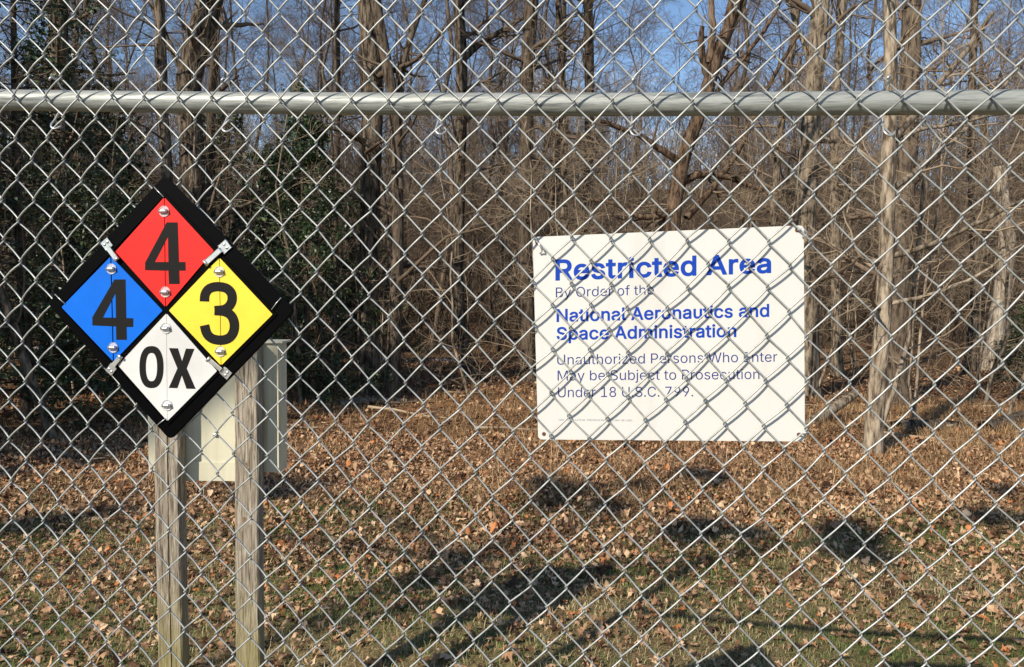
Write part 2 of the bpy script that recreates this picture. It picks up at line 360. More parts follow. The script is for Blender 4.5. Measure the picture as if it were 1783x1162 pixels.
for v in range(4):
    g = np.random.default_rng(200 + v)
    H = g.uniform(3.5, 6.0); z = np.linspace(-0.1, H, 10); wob = np.cumsum(g.normal(0, 0.07, (10, 2)), axis=0); wob -= wob[0]
    P = np.c_[wob[:, 0] + 0.1 * g.normal() * z, wob[:, 1], z]; Rr = 0.03 * g.uniform(0.7, 1.3) * (1 - 0.85 * z / H)
    root = thing('bare_sapling', 'thin bare sapling in the brush between the trunks', 'sapling', (0, 0, 0), 'saplings in the brush')
    link('stem', mesh_np('stem', *tubes(P[None], Rr[None], 6), True), M_TAN if v % 2 else M_BARK, root)
    cr_, _ = crown_levels(g, P[None], Rr[None], 22, 1.5, 5, 0.7, 4, 0.35, t0=0.16, ang=1.2, up=0.03, droop=0.02, rm=0.8, sides1=4)
    link('twigs', cr_.mesh('twigs'), M_LTWIG if v % 2 else M_TWIG, root)
    saps.append(root)
# scatter, kept apart from each other
g = np.random.default_rng(5)
def scatter(n, y0, y1, spread, mind, power=1.0, taken=None):
    pts = list(taken or []); out = []; tries = 0
    while len(out) < n and tries < n * 60:
        tries += 1
        y = y0 + (y1 - y0) * g.uniform() ** power; x = g.uniform(-1, 1) * (spread * y + 4)
        if all((x - a) ** 2 + (y - b) ** 2 > mind ** 2 for a, b in pts): pts.append((x, y)); out.append((x, y))
    return out
used = set()
def place(kind, protos_, x, y, rz, s):
    k = int(g.integers(len(protos_))); root = protos_[k]
    loc = (x, y, float(gz(x, y)) - 0.02)
    if (kind, k) not in used:
        used.add((kind, k)); root.location = loc; root.rotation_euler = (0, 0, rz); root.scale = (s,) * 3; return root
    return copy_tree(root, loc, rz, s)
KEEP = [(-3.3, 14.3), (-2.2, 14.0), (-1.2, 16.4), (0.3, 15.8), (3.8, 8.3), (5.2, 14.3), (6.3, 12.9), (10.8, 17.4), (2.0, 10.0)]
for x, y in scatter(75, 17, 38, 0.78, 1.4, 0.9, KEEP): place('t', protos[:4], x, y, g.uniform(0, 6.28), g.uniform(0.75, 1.15))
for x, y in scatter(215, 38, 120, 0.70, 1.5, 0.85): place('f', protos[4:], x, y, g.uniform(0, 6.28), g.uniform(0.75, 1.05))
for x, y in scatter(105, 12.0, 32, 0.75, 0.8, 1.0, KEEP): place('s', saps, x, y, g.uniform(0, 6.28), g.uniform(0.7, 1.2))

g = np.random.default_rng(6)
NEARS = [(-0.6, 11.4), (0.4, 9.9), (1.2, 10.6), (2.0, 11.6), (3.1, 10.2), (3.9, 11.0), (4.4, 9.2), (5.2, 9.9), (5.9, 11.2), (6.6, 10.2), (7.2, 12.0), (2.7, 12.2), (-3.0, 11.0), (-4.4, 10.2), (-5.6, 9.4), (-2.2, 12.4), (-6.6, 11.6), (0.9, 12.6), (4.9, 12.4), (8.2, 13.4)]
for q, (x, y) in enumerate(NEARS):
    x, y = x * 1.1, y * 1.1
    o = copy_tree(saps[1] if q % 3 else saps[3], (x, y, float(gz(x, y)) - 0.02), g.uniform(0, 6.28), g.uniform(0.75, 1.1), 'pale bare sapling with a tangle of thin twigs at the edge of the wood', 'pale saplings along the edge of the wood')

# ---- trees that stand out in the photograph: trunk drawn through picture rays at the distance of its foot
def px_tree(name, label, cat, path, base, mats, seed, width0, widthtop, zt=9.0, limbs=(14, 1.6, 5, 0.8, 4, 0.4), t0=0.12, depth=None, lean_y=0.0, amp=0.05, flare=1.35, flat=0.0, up=0.04, extra=None, stub=False):
    g = np.random.default_rng(seed)
    B = gpt(*base) if depth is None else ypt(base[0], base[1], depth)
    Y = B[1]; k = Y / FPX
    pts = [np.array([*(B - np.array([0, 0, 0.12])), width0 * k / 2 * flare]), np.array([*(B + np.array([0, 0, 0.15])), width0 * k / 2])]
    n = len(path)
    for j, (px, py) in enumerate(path):
        X = ypt(px, py, Y + lean_y * (j + 1)); f = (base[1] - py) / max(base[1] - path[-1][1], 1)
        pts.append(np.array([*X, (width0 * (1 - f) + widthtop * f) * k / 2]))
    if not stub:
        a, b = pts[-2][:3], pts[-1][:3]; d = b - a; d = d / np.linalg.norm(d); d = d * 0.4 + ZZ * 0.6; d /= np.linalg.norm(d)
        for s_ in (0.34, 0.67, 1.0):
            pts.append(np.array([*(b + d * zt * s_ + np.array([*g.normal(0, 0.15, 2), 0])), pts[4 if len(pts) > 4 else -1][3] * (1 - 0.75 * s_)]))
    Q = resample(pts, 30); P, Rr = Q[:, :3], Q[:, 3].copy(); P[0] = pts[0][:3]; P[3:, :2] += np.cumsum(g.normal(0, 0.014, (27, 2)), axis=0)
    Rr[0] = pts[0][3] * 1.1
    root = thing(name, label, cat, tuple(B))
    loc = P - B
    V, F = rough_trunk(loc, Rr, 16, g, amp)
    tr = link('trunk', mesh_np('trunk', V, F, True), mats[0], root)
    if limbs:
        if root['label'][:4] != 'tan ': limbs = (limbs[0] + 8, limbs[1] * 1.25, limbs[2] + 1, *limbs[3:])
        n1, l1, n2, l2, n3, l3 = limbs
        cr_, lv = crown_levels(g, loc[None], Rr[None], n1, l1, n2, l2, n3, l3, t0=t0, ang=1.25, up=up, droop=0.01, rm=0.8)
        link('crown', cr_.mesh('crown'), mats[1], root)
    for e in (extra or []):           # (path px, width px start, end, dy, number of twigs)
        pp, w0, w1, dy, nt = e
        E = resample([np.array([*(ypt(px, py, Y + dy * j / (len(pp) - 1)) - B), (w0 + (w1 - w0) * j / (len(pp) - 1)) * k / 2]) for j, (px, py) in enumerate(pp)], 12)
        E[:, :3] += np.r_[np.zeros((1, 3)), np.cumsum(g.normal(0, 0.012, (11, 3)), axis=0)]
        ac = Acc(); ac.add(*rough_trunk(E[:, :3], E[:, 3], 8, g, 0.06)); link('limb', ac.mesh('limb', True), mats[0], root)
        if nt:
            P1, R1 = grow(g, E[None, :, :3], E[None, :, 3], nt, 0.1, 0.99, 0.8, 0.9, K=6, up=0.02, wig=0.22, rr=0.5, rmin=0.004)
            P2, R2 = grow(g, P1, R1, 5, 0.1, 0.98, 0.35, 0.8, K=5, up=0.0, wig=0.25, rr=0.6, rmin=0.0025)
            tw = Acc(); tw.add(*tubes(P1, R1, 4)); tw.add(*tubes(P2, R2, 3)); link('twig_spray', tw.mesh('twig_spray'), mats[1], root)
    return root
BK, TN, DK = (M_BARK, M_TWIG), (M_TAN, M_LTWIG), (M_DARK, M_TWIG)
px_tree('bare_tree', 'stoutest straight grey trunk between the two signs, left of a thinner dark one', 'tree', [(640, 500), (640, 300), (648, 150), (636, 0)], (643, 684), BK, 11, 36, 32)
px_tree('bare_tree', 'thin dark trunk close beside the straight grey trunk, forking higher up', 'tree', [(690, 520), (698, 350), (692, 200), (668, 60), (655, 0)], (683, 692), DK, 12, 22, 18, extra=[([(697, 330), (690, 200), (700, 90), (735, 0)], 15, 9, 0.4, 10)])
px_tree('bare_tree', 'slender crooked trunk with a curved flared foot between the two signs', 'tree', [(803, 600), (793, 520), (797, 400), (800, 200), (790, 0)], (822, 660), BK, 13, 20, 19, limbs=(18, 1.8, 5, 0.9, 4, 0.4), extra=[([(800, 110), (840, 70), (890, 40), (935, 8)], 11, 5, 0.3, 10)])
px_tree('bare_tree', 'slim upright trunk directly above the top corner of the diamond sign', 'tree', [(290, 500), (284, 300), (277, 150), (270, 0)], (296, 700), BK, 14, 19, 17)
px_tree('bare_tree', 'thick crooked dark tree bending over the rail behind the diamond sign', 'tree', [(348, 560), (344, 400), (336, 260), (318, 150), (322, 105), (352, 60), (372, 0)], (352, 690), BK, 15, 32, 42, amp=0.08, extra=[([(320, 130), (290, 60), (262, 0)], 13, 7, 0.2, 8)])
px_tree('bare_tree', 'dark trunk passing just left of the white sign', 'tree', [(918, 500), (914, 350), (920, 150), (930, 0)], (922, 668), DK, 16, 26, 24)
px_tree('bare_tree', 'thin trunk rising behind the top edge of the white sign near its left corner', 'tree', [(985, 500), (990, 300), (982, 150), (978, 0)], (985, 655), BK, 17, 13, 11)
px_tree('bare_tree', 'slim dark trunk right of the thin one behind the white sign', 'tree', [(1020, 500), (1022, 300), (1025, 150), (1022, 0)], (1020, 650), DK, 18, 18, 16)
px_tree('bare_tree', 'stout grey trunk beside the right edge of the white sign', 'tree', [(1408, 560), (1398, 400), (1405, 250), (1415, 120), (1432, 0)], (1405, 690), (M_TAN, M_TWIG), 19, 36, 29, extra=[([(1412, 150), (1400, 80), (1370, 0)], 12, 6, 0.3, 9)])
px_tree('bare_tree', 'tan smooth barked tree standing nearest in front of the wood, with long side limbs', 'tree', [(1520, 700), (1532, 620), (1545, 540), (1549, 420), (1552, 250), (1558, 120), (1562, 0)], (1518, 796), TN, 20, 30, 20, flare=1.15, limbs=(9, 1.3, 4, 0.6, 4, 0.3), amp=0.04,
        extra=[([(1552, 446), (1630, 425), (1700, 390), (1783, 345), (1860, 330)], 11, 5, -0.3, 10), ([(1553, 250), (1610, 225), (1680, 222), (1783, 205)], 8, 4, 0.4, 9), ([(1555, 245), (1600, 190), (1650, 120), (1720, 20)], 14, 8, 0.5, 10), ([(1548, 530), (1600, 520), (1690, 490), (1783, 425)], 8, 3, -0.2, 9), ([(1552, 330), (1600, 300), (1680, 240), (1760, 150)], 12, 6, 0.7, 12), ([(1548, 440), (1500, 455), (1450, 440), (1400, 395)], 7, 3, -0.1, 10)])
px_tree('bare_tree', 'thick shaded trunk directly behind the nearest tan tree', 'tree', [(1562, 560), (1572, 400), (1582, 200), (1592, 0)], (1560, 702), DK, 21, 36, 30, extra=[([(1580, 330), (1640, 270), (1700, 190), (1783, 120)], 11, 6, 0.4, 12)])
px_tree('dead_tree', 'pale barkless trunk broken off below the rail near the edge of the wood', 'tree', [(1735, 560), (1744, 480), (1745, 400), (1738, 330), (1732, 290)], (1728, 642), (noise_mat('grey_dead_wood', [(0.4, (0.13, 0.105, 0.08)), (0.5, (0.30, 0.255, 0.20)), (0.6, (0.44, 0.385, 0.31))], scale=9, stretch=(1, 1, .12), rough=.9, bump=.8, bdist=.02, spec=.1), M_LTWIG), 22, 30, 20, limbs=None, stub=True, amp=0.09, extra=[([(1732, 560), (1722, 600), (1718, 642)], 9, 7, -0.1, 0)])
px_tree('bare_tree', 'thin sapling trunk left of the pale broken trunk', 'tree', [(1700, 560), (1696, 450), (1692, 250), (1700, 0)], (1685, 645), BK, 23, 16, 11)
px_tree('dead_tree', 'twisted brown broken tree with jagged forks rising behind the white sign', 'tree', [(1150, 520), (1168, 400), (1185, 310), (1205, 240), (1225, 175), (1238, 130), (1262, 70), (1285, 10), (1300, -60)], (1120, 720), (M_SNAG, M_TWIG), 24, 32, 17, limbs=None, stub=True, amp=0.12,
        extra=[([(1190, 285), (1150, 255), (1100, 222), (1040, 205)], 14, 7, -0.3, 6), ([(1262, 70), (1282, 30), (1300, -40)], 13, 9, 0.0, 8), ([(1215, 200), (1260, 150), (1330, 60), (1380, -20)], 10, 5, 0.4, 14), ([(1175, 340), (1140, 420), (1090, 480)], 10, 6, 0.4, 8), ([(1236, 140), (1222, 95), (1214, 38)], 17, 8, 0.0, 2), ([(1232, 110), (1238, 60), (1232, 10), (1236, -30)], 14, 8, 0.1, 2), ([(1232, 125), (1262, 80), (1272, 20), (1280, -30)], 16, 10, 0.2, 2), ([(1180, 320), (1230, 300), (1290, 320), (1350, 340)], 15, 7, 0.3, 10), ([(1195, 380), (1240, 330), (1290, 270), (1330, 180), (1400, 60)], 13, 6, 0.5, 14), ([(1172, 370), (1120, 380), (1060, 350), (1020, 345)], 11, 5, -0.2, 8)])
px_tree('bare_tree', 'upright trunk left of the stout grey trunk, half hidden by the white sign', 'tree', [(1338, 500), (1345, 300), (1362, 150), (1390, 0)], (1335, 660), BK, 25, 14, 12)
px_tree('bare_tree', 'slim trunk between the stout grey trunk and the nearest tan tree', 'tree', [(1455, 500), (1450, 300), (1462, 120), (1470, 0)], (1458, 650), TN, 26, 17, 13)
px_tree('bare_tree', 'grey trunk with climbing leaves at the upper left above the rail', 'tree', [(112, 500), (112, 300), (114, 150), (108, 0)], (114, 690), BK, 27, 26, 30)
px_tree('bare_tree', 'small tree leaning left with its foot among straw beside the lower left edge', 'tree', [(70, 700), (45, 640), (18, 560), (-20, 470), (-40, 380)], (92, 764), BK, 28, 18, 12, zt=3, limbs=(14, 1.4, 5, 0.8, 5, 0.4))
px_tree('bare_tree', 'thin dark trunk right of the crooked dark tree', 'tree', [(372, 500), (370, 300), (372, 120), (368, 0)], (372, 660), DK, 29, 16, 14)
px_tree('bare_tree', 'thin trunk halfway between the crooked dark tree and the straight grey one', 'tree', [(585, 500), (583, 300), (586, 100), (584, 0)], (585, 640), DK, 30, 11, 10)

# ---- dead limbs and logs on the forest floor
def log(label, pts, w0, w1, m, seed, lift=0.0, name='fallen_log'):
    g = np.random.default_rng(seed); A = gpt(*pts[0]); k = A[1] / FPX
    Q = []
    for j, (px, py) in enumerate(pts):
        X = gpt(px, py) if not lift else ypt(px, py, A[1] + 0.3 * j); w = (w0 + (w1 - w0) * j / (len(pts) - 1)) * k / 2
        if not lift: X[2] = gz(X[0], X[1]) + w * 0.6
        Q.append(np.array([*(X - A), w]))
    Q = resample(Q, 12); ac = Acc(); V, F = rough_trunk(Q[:, :3], Q[:, 3], 10, g, 0.09)
    P = Q; ac.add(V, F)
    n = ac.n
    capF = [[0, 9 - 0, 8, 7]]
    o = link(name, ac.mesh(name, True), m, None, tuple(A)); tag(o, label, 'log', None)
    return o
log('pale log lying in dry leaves left of the white sign', [(590, 712), (640, 705), (708, 703)], 15, 11, M_TAN, 41)
log('grey fallen log propped low behind the white sign and pointing at the tan tree', [(1396, 748), (1440, 718), (1492, 684)], 22, 15, M_TAN, 42, lift=1.0)
log('short mossy log lying right of the tan tree foot', [(1560, 752), (1610, 747), (1665, 742)], 26, 20, M_BARK, 43)
log('broken log end beside the right edge of the picture', [(1715, 750), (1745, 742), (1790, 728)], 28, 22, M_BARK, 44)
log('long thin fallen trunk across the forest floor between the signs', [(700, 566), (800, 562), (930, 560)], 10, 8, M_BARK, 45)
log('dark leaning fallen trunk right of the thick shaded trunk', [(1575, 590), (1605, 625), (1640, 650)], 16, 14, M_DARK, 46, lift=0.5)
log('thin grey stick lying right of the tan tree foot', [(1540, 778), (1600, 784), (1660, 780)], 7, 4, M_TAN, 47)
log('pale stick lying in the leaves left of the wooden posts', [(148, 812), (190, 815), (248, 820)], 4, 3, M_STRAW and M_TAN, 48)
log('fallen trunk far back at the right edge under old snow', [(1700, 612), (1745, 605), (1800, 600)], 14, 12, M_DARK, 49)

# ---- sticks lying in the leaves
g = np.random.default_rng(75); SM = []
for q in range(4):
    K = 8; P = np.cumsum(np.c_[np.full(K, 0.13), g.normal(0, 0.03, K), g.normal(0, 0.006, K)], axis=0); P -= P.mean(0); P[:, 2] = np.abs(P[:, 2]) + 0.012
    ac = Acc(); ac.tube(P, np.linspace(0.014, 0.006, K), 6); ac.tube(np.array([P[4], P[4] + [0.09, 0.1, 0.02], P[4] + [0.16, 0.22, 0.03]]), 0.005, 5); me = ac.mesh('fallen_stick', True); me.materials.append(M_TAN if q % 2 else M_LTWIG); SM.append(me)
for q in range(44):
    y = g.uniform(7.6, 15.5); x = g.uniform(-0.66, 0.66) * y; s = g.uniform(0.6, 1.7)
    o = link('fallen_stick', SM[q % 4], None, None, (x, y, float(gz(x, y)) + 0.015)); o.rotation_euler = (g.normal(0, 0.04), g.normal(0, 0.05), g.uniform(-0.9, 0.9)); o.scale = (s,) * 3
    tag(o, 'dead stick lying among the fallen leaves in front of the wood', 'stick', 'sticks lying among the leaves')

# ---- evergreens
def leaf_cloud(g, C, size, flatz=0.5):
    n = len(C); a = g.normal(size=(n, 3)); a /= np.linalg.norm(a, axis=1, keepdims=True)
    b = g.normal(size=(n, 3)); b -= (a * b).sum(1, keepdims=True) * a; b /= np.linalg.norm(b, axis=1, keepdims=True)
    s = (size * g.uniform(0.6, 1.3, n))[:, None]
    V = np.stack([C - a * s, C - b * s * 0.45, C + a * s, C + b * s * 0.45], 1)
    return V.reshape(-1, 3), np.arange(4 * n).reshape(-1, 4)
def evergreen(name, label, base, H, rad, n_leaf, seed, size=0.036, bottom=0.1, at=None, gap=0.25, group=None, power=0.8):
    g = np.random.default_rng(seed); B = at if at is not None else gpt(*base); B = np.array([B[0], B[1], float(gz(B[0], B[1]))])
    root = thing(name, label, 'evergreen', tuple(B), group)
    z = np.linspace(-0.1, H, 12); P = np.c_[0.05 * np.sin(z), 0.05 * np.cos(z * 1.3), z]; Rr = 0.035 * H / 3 * (1 - 0.9 * np.clip(z, 0, H) / H) + 0.004
    link('trunk', mesh_np('trunk', *tubes(P[None], Rr[None], 8), True), M_DARK, root)
    nb = int(26 * H); t = g.uniform(bottom, 0.98, nb); th = g.uniform(0, 6.28, nb)
    ln = rad * (1 - t) ** power * g.uniform(0.55, 1.15, nb) + 0.12
    S = np.c_[np.zeros(nb), np.zeros(nb), t * H]; D = np.c_[np.cos(th), np.sin(th), g.uniform(-0.15, 0.45, nb)]
    K = 6; s = np.linspace(0, 1, K)[None, :, None]
    BP = S[:, None] + D[:, None] * ln[:, None, None] * s; BP[:, :, 2] -= 0.25 * (s[:, :, 0] ** 2) * ln[:, None]; BP += g.normal(0, 0.02, BP.shape)
    BR = np.broadcast_to(np.linspace(0.012, 0.003, K), (nb, K)); ac = Acc(); ac.add(*tubes(BP, BR, 3)); link('branches', ac.mesh('branches'), M_DARK, root)
    P2, R2 = grow(g, BP, np.array(BR), 5, 0.15, 1.0, 0.32 * rad, 0.9, K=4, up=0.0, wig=0.2, rmin=0.003)
    i = g.integers(len(P2), size=n_leaf); f = g.uniform(0.05, 1, n_leaf)
    C, _, _ = polyline_at(P2, R2, i, f); C = C + g.normal(0, 0.035, C.shape)
    V, F = leaf_cloud(g, C, size)
    link('crown', mesh_np('crown', V, F, False, {'tint': g.uniform(0, 1, n_leaf)}), M_EVER, root)
    return root
evergreen('holly_tree', 'tall dark evergreen filling the upper left corner beside the climbing leaves', (20, 700), 7.5, 1.8, 15000, 51, at=(-6.5, 10.2, 0), bottom=0.02, power=0.45, size=0.038)
evergreen('holly_tree', 'broad dark evergreen low behind the left corner of the diamond sign', (130, 690), 3.4, 1.8, 12000, 52, at=(-6.6, 12.6, 0), bottom=0.02, power=0.5)
evergreen('cedar_tree', 'small pointed evergreen right of the diamond sign under the rail', (525, 672), 5.0, 1.45, 17000, 53, at=(-3.35, 12.4, 0), bottom=0.03, power=1.05)
evergreen('holly_tree', 'low dark evergreen bush behind the right corner of the diamond sign', (470, 672), 2.6, 1.5, 8000, 54, at=(-4.9, 14.9, 0), bottom=0.02, power=0.5)
evergreen('holly_tree', 'dark evergreen bush at the right edge of the wood', (1800, 650), 1.9, 0.9, 6000, 55, at=(11.3, 16.6, 0), bottom=0.02, power=0.5)
for (x, y, h, sd) in ((-8.7, 7.6, 7.5, 56), (-10.2, 10.8, 8.5, 57), (-12.2, 14.0, 9.5, 58), (-14.4, 17.5, 11, 59), (-8.6, 4.8, 7.5, 63), (-17, 22, 12, 64)):
    evergreen('holly_tree', 'tall dark evergreen at the wood edge beyond the left side of the picture', None, h, 2.0, 8000, sd, at=(x, y, 0), bottom=0.05, power=0.5, size=0.11, group='evergreens along the wood edge')

for (x, y, h, r_, sd) in ((-9.5, 17.5, 6.5, 2.0, 111), (-12.5, 21, 8, 2.2, 112), (-6.6, 20.5, 5.5, 1.7, 113), (-9.8, 26, 8, 2.4, 114), (-4.6, 24.0, 5.0, 1.6, 115), (-15.5, 27, 9, 2.5, 116)):
    evergreen('holly_tree', 'dark evergreen deep in the shaded wood on the diamond sign side', None, h, r_, 7500, sd, at=(x, y, 0), bottom=0.02, power=0.5, size=0.085, group='evergreens deep in the shaded wood')

# ivy on the grey trunk
g = np.random.default_rng(60); n = 5000
B = gpt(114, 690); th = g.uniform(0, 6.28, n); zz = g.uniform(0.0, 6.4, n); rr_ = 0.14 + np.abs(g.normal(0, 0.12, n)) + 0.25 * (np.sin(zz * 2.1 + th) > 0.3)
C = np.c_[rr_ * np.cos(th) - 0.05, rr_ * np.sin(th), zz]
V, F = leaf_cloud(g, C, 0.045)
iv = link('climbing_ivy', mesh_np('climbing_ivy', V, F, False, {'tint': g.uniform(0, 1, n)}), M_EVER, None, tuple(B)); tag(iv, 'dark ivy climbing round the grey trunk at the upper left', 'ivy', None, 'stuff')

# ---- undergrowth
g = np.random.default_rng(61)
def brush(name, label, n, y0, y1, hmin, hmax, r, m, K=6, left=0.0, arch=0.14, spread=0.72, nc=3, twl=0.35):
    y = y0 + (y1 - y0) * g.uniform(0, 1, n) ** 1.1; x = g.uniform(-1, 1, n) * (spread * y + 1)
    if left: x = np.where(g.uniform(size=n) < left, -np.abs(x), x)
    clump = np.sin(x * 1.3 + 0.7 * y) * np.sin(y * 0.9 - 0.5 * x) > -0.35
    x, y = x[clump], y[clump]; n = len(x)
    P = np.c_[x, y, gz(x, y)]; D = g.normal(size=(n, 3)); D[:, 2] = np.abs(D[:, 2]) + 1.0; D /= np.linalg.norm(D, axis=1, keepdims=True)
    ln = g.uniform(hmin, hmax, n) / (K - 1); pts = [P]
    for _ in range(K - 1):
        D = D + g.normal(0, 0.2, (n, 3)); D[:, 2] -= arch; D /= np.linalg.norm(D, axis=1, keepdims=True); pts.append(pts[-1] + D * ln[:, None])
    P = np.stack(pts, 1); P[:, :, 2] = np.maximum(P[:, :, 2], gz(P[:, :, 0], P[:, :, 1]) + 0.005)
    Rr = np.broadcast_to(np.linspace(r, r * 0.4, K), (n, K)) * g.uniform(0.6, 1.4, n)[:, None]
    V1, F1 = tubes(P, Rr, 3); P2, R2 = grow(g, P, np.array(Rr), nc, 0.2, 0.95, twl, 0.8, K=3, up=-0.02, wig=0.25, rmin=r * 0.4)
    ac = Acc(); ac.add(V1, F1); ac.add(*tubes(P2, R2, 3))
    o = link(name, ac.mesh(name), m); tag(o, label, 'undergrowth', None, 'stuff'); return o
brush('undergrowth', 'tangled bare brambles and canes across the forest floor', 3600, 15.0, 36, 0.6, 2.2, 0.006, M_BRUSH, left=0.3, K=5, nc=2)
brush('undergrowth', 'pale dead canes arching at the edge of the wood', 750, 13.5, 20, 0.5, 2.0, 0.005, M_LTWIG)
brush('distant_woods', 'far wood of bare stems closing the view behind the nearer trees', 6500, 60, 150, 9.0, 19.0, 0.05, M_FAR, arch=0.0, K=4, nc=4, twl=3.2)
brush('undergrowth', 'tall thin bare stems filling the gaps between the far trunks', 3500, 26, 80, 3.0, 9.0, 0.024, M_BRUSH, arch=0.03, K=4, nc=2)

# ---- litter
def leaf_template(rows):
    t = np.linspace(0, 1, len(rows)); V = []
    for tt, w in zip(t, rows): V += [(-w, tt - 0.5), (0, tt - 0.5), (w, tt - 0.5)]
    F = []
    for i in range(len(rows) - 1):
        a = 3 * i; F += [(a, a + 1, a + 4, a + 3), (a + 1, a + 2, a + 5, a + 4)]
    return np.array(V, float), np.array(F)
OAK = leaf_template([0.012, 0.02, 0.17, 0.07, 0.27, 0.09, 0.34, 0.13, 0.25, 0.10, 0.14, 0.01]); OAKL = leaf_template([0.02, 0.28, 0.08, 0.24, 0.02]); OAKM = leaf_template([0.012, 0.15, 0.06, 0.29, 0.09, 0.24, 0.07, 0.01])
OAKS = leaf_template([0.012, 0.16, 0.07, 0.30, 0.10, 0.02])
def leaf_verts(g, tpl, n, size):
    T = tpl[0]; s = size[:, None]
    x = T[None, :, 0] * s * g.uniform(0.8, 1.25, (n, 1)); y = T[None, :, 1] * s
    c1 = g.normal(0, 1.9, (n, 1)); c2 = g.normal(0, 1.1, (n, 1)); tw = g.normal(0, 1.3, (n, 1))
    z = c1 * x * x / s + c2 * y * y / s * 1.2 + tw * x * y / s + g.normal(0, 0.02, x.shape) * s
    return np.stack([x, y, z], -1)
def rot_batch(g, n, tilt):
    a = g.uniform(0, 6.28, n); b = g.normal(0, tilt, n); c = g.normal(0, tilt, n)
    ca, sa, cb, sb, cc, sn = np.cos(a), np.sin(a), np.cos(b), np.sin(b), np.cos(c), np.sin(c)
    o, z = np.ones(n), np.zeros(n)
    Rz = np.stack([ca, -sa, z, sa, ca, z, z, z, o], -1).reshape(n, 3, 3); Rx = np.stack([o, z, z, z, cb, -sb, z, sb, cb], -1).reshape(n, 3, 3)
    Ry = np.stack([cc, z, sn, z, o, z, -sn, z, cc], -1).reshape(n, 3, 3)
    return Rz @ Rx @ Ry
def leaf_batch(g, tpl, x, y, size, tilt=0.3, lift=0.028):
    n = len(x); V = leaf_verts(g, tpl, n, size); V = np.einsum('nij,nkj->nki', rot_batch(g, n, tilt), V)
    V += np.stack([x, y, gz(x, y) + lift * g.uniform(0.3, 1.4, n)], -1)[:, None]
    lo = V[:, :, 2].min(1) - (gz(x, y) + 0.002); V[:, :, 2] -= np.minimum(lo, 0)[:, None]
    K = len(tpl[0]); F = (np.arange(n) * K)[:, None, None] + tpl[1][None]
    return V.reshape(-1, 3), F.reshape(-1, 4)
g = np.random.default_rng(70)
def area(n, y0, y1, spread=0.70, margin=0.8):
    u = g.uniform(size=n); a, b = spread, margin
    y = np.sqrt(y0 ** 2 + u * (y1 ** 2 - y0 ** 2)); x = g.uniform(-1, 1, n) * (a * y + b); return x, y
# cover of leaves thins out on the mown strip
def patch(x, y): return 0.5 + 0.5 * np.sin(1.9 * x + 1.1 * np.sin(1.3 * y)) * np.sin(2.3 * y + 0.8 * x + 0.7)
x, y = area(68000, 3.0, 9.6); dens = np.clip((y - 2.8) / 2.8, 0.32, 0.95) * (0.35 + 0.65 * patch(x, y)); k = g.uniform(size=len(x)) < dens; x, y = x[k], y[k]
size = g.uniform(0.036, 0.078, len(x)) * np.where(g.uniform(size=len(x)) < 0.16, 1.5, 1.0); tint = np.clip(g.normal(0.52, 0.27, len(x)), 0, 1)
fx, fy = (x, y)
depthkey = size / y; inv = (np.abs(x) < 0.64 * y) & (y > 3.7); order = np.argsort(-(depthkey * inv)); big = order[:300]; rest = np.ones(len(x), bool); rest[big] = False
nr = rest & (y < 5.3); fr = rest & (y >= 5.3); V, F = leaf_batch(g, OAKM, x[nr], y[nr], size[nr], 0.15); V2, F2 = leaf_batch(g, OAKL, x[fr], y[fr], size[fr] * 0.92, 0.13, 0.014)
o = link('fallen_leaves', mesh_np('fallen_leaves', np.vstack([V, V2]), np.vstack([F, F2 + len(V)]), False, {'tint': np.r_[np.repeat(tint[nr], len(OAKM[1])), np.repeat(tint[fr], len(OAKL[1]))]}), M_LEAF); tag(o, 'dead brown oak leaves scattered over the grass behind the fence', 'fallen leaves', None, 'stuff')
lm = []
for q in range(10):
    Vq = leaf_verts(g, OAK, 1, np.array([1.0]))[0]; Vq[:, 2] = np.clip(Vq[:, 2], -0.3, 0.4); m_ = mesh_np('oak_leaf', Vq, OAK[1], False); m_.materials.append(M_LEAFO); lm.append(m_)
for q in big:
    o = link('oak_leaf', lm[int(g.integers(10))], None, ground); s_ = float(size[q]); o.scale = (s_,) * 3
    o.location = (float(x[q]), float(y[q]), float(gz(x[q], y[q])) + 0.022); o.rotation_euler = (float(g.normal(0, 0.3)), float(g.normal(0, 0.3)), float(g.uniform(0, 6.28)))
x, y = area(16000, 9.4, 20); size = g.uniform(0.06, 0.11, len(x)); V, F = leaf_batch(g, OAKL, x, y, size)
o = link('fallen_leaves', mesh_np('fallen_leaves', V, F, False, {'tint': np.repeat(np.clip(g.normal(0.40, 0.25, len(x)), 0, 1), len(OAKL[1]))}), M_LEAF); tag(o, 'brown leaf litter carpeting the forest floor between the trunks', 'leaf litter', None, 'stuff')

def blades(name, label, x, y, h, w, m, tint, bend=0.8, cat='grass'):
    n = len(x); B = np.c_[x, y, gz(x, y)]; th = g.uniform(0, 6.28, n); D = np.c_[np.cos(th), np.sin(th), np.zeros(n)]; S = np.c_[-np.sin(th), np.cos(th), np.zeros(n)]
    rows = []
    be = np.abs(g.normal(bend, 0.35, n))
    for k_, (t, ww) in enumerate(((0, 1), (0.55, 0.75), (1.0, 0.06))):
        ang = be * t; P = B + (D * np.sin(ang)[:, None] * t + ZZ * np.cos(ang)[:, None] * t) * h[:, None]; P[:, 2] = np.maximum(P[:, 2], B[:, 2] + 0.003)
        W = S * (w * ww)[:, None]; rows += [P - W, P + W]
    V = np.stack(rows, 1); F0 = np.array([(0, 1, 3, 2), (2, 3, 5, 4)]); F = (np.arange(n) * 6)[:, None, None] + F0[None]
    o = link(name, mesh_np(name, V.reshape(-1, 3), F.reshape(-1, 4), False, {'tint': np.repeat(tint, 2)}), m); tag(o, label, cat, None, 'stuff'); return o
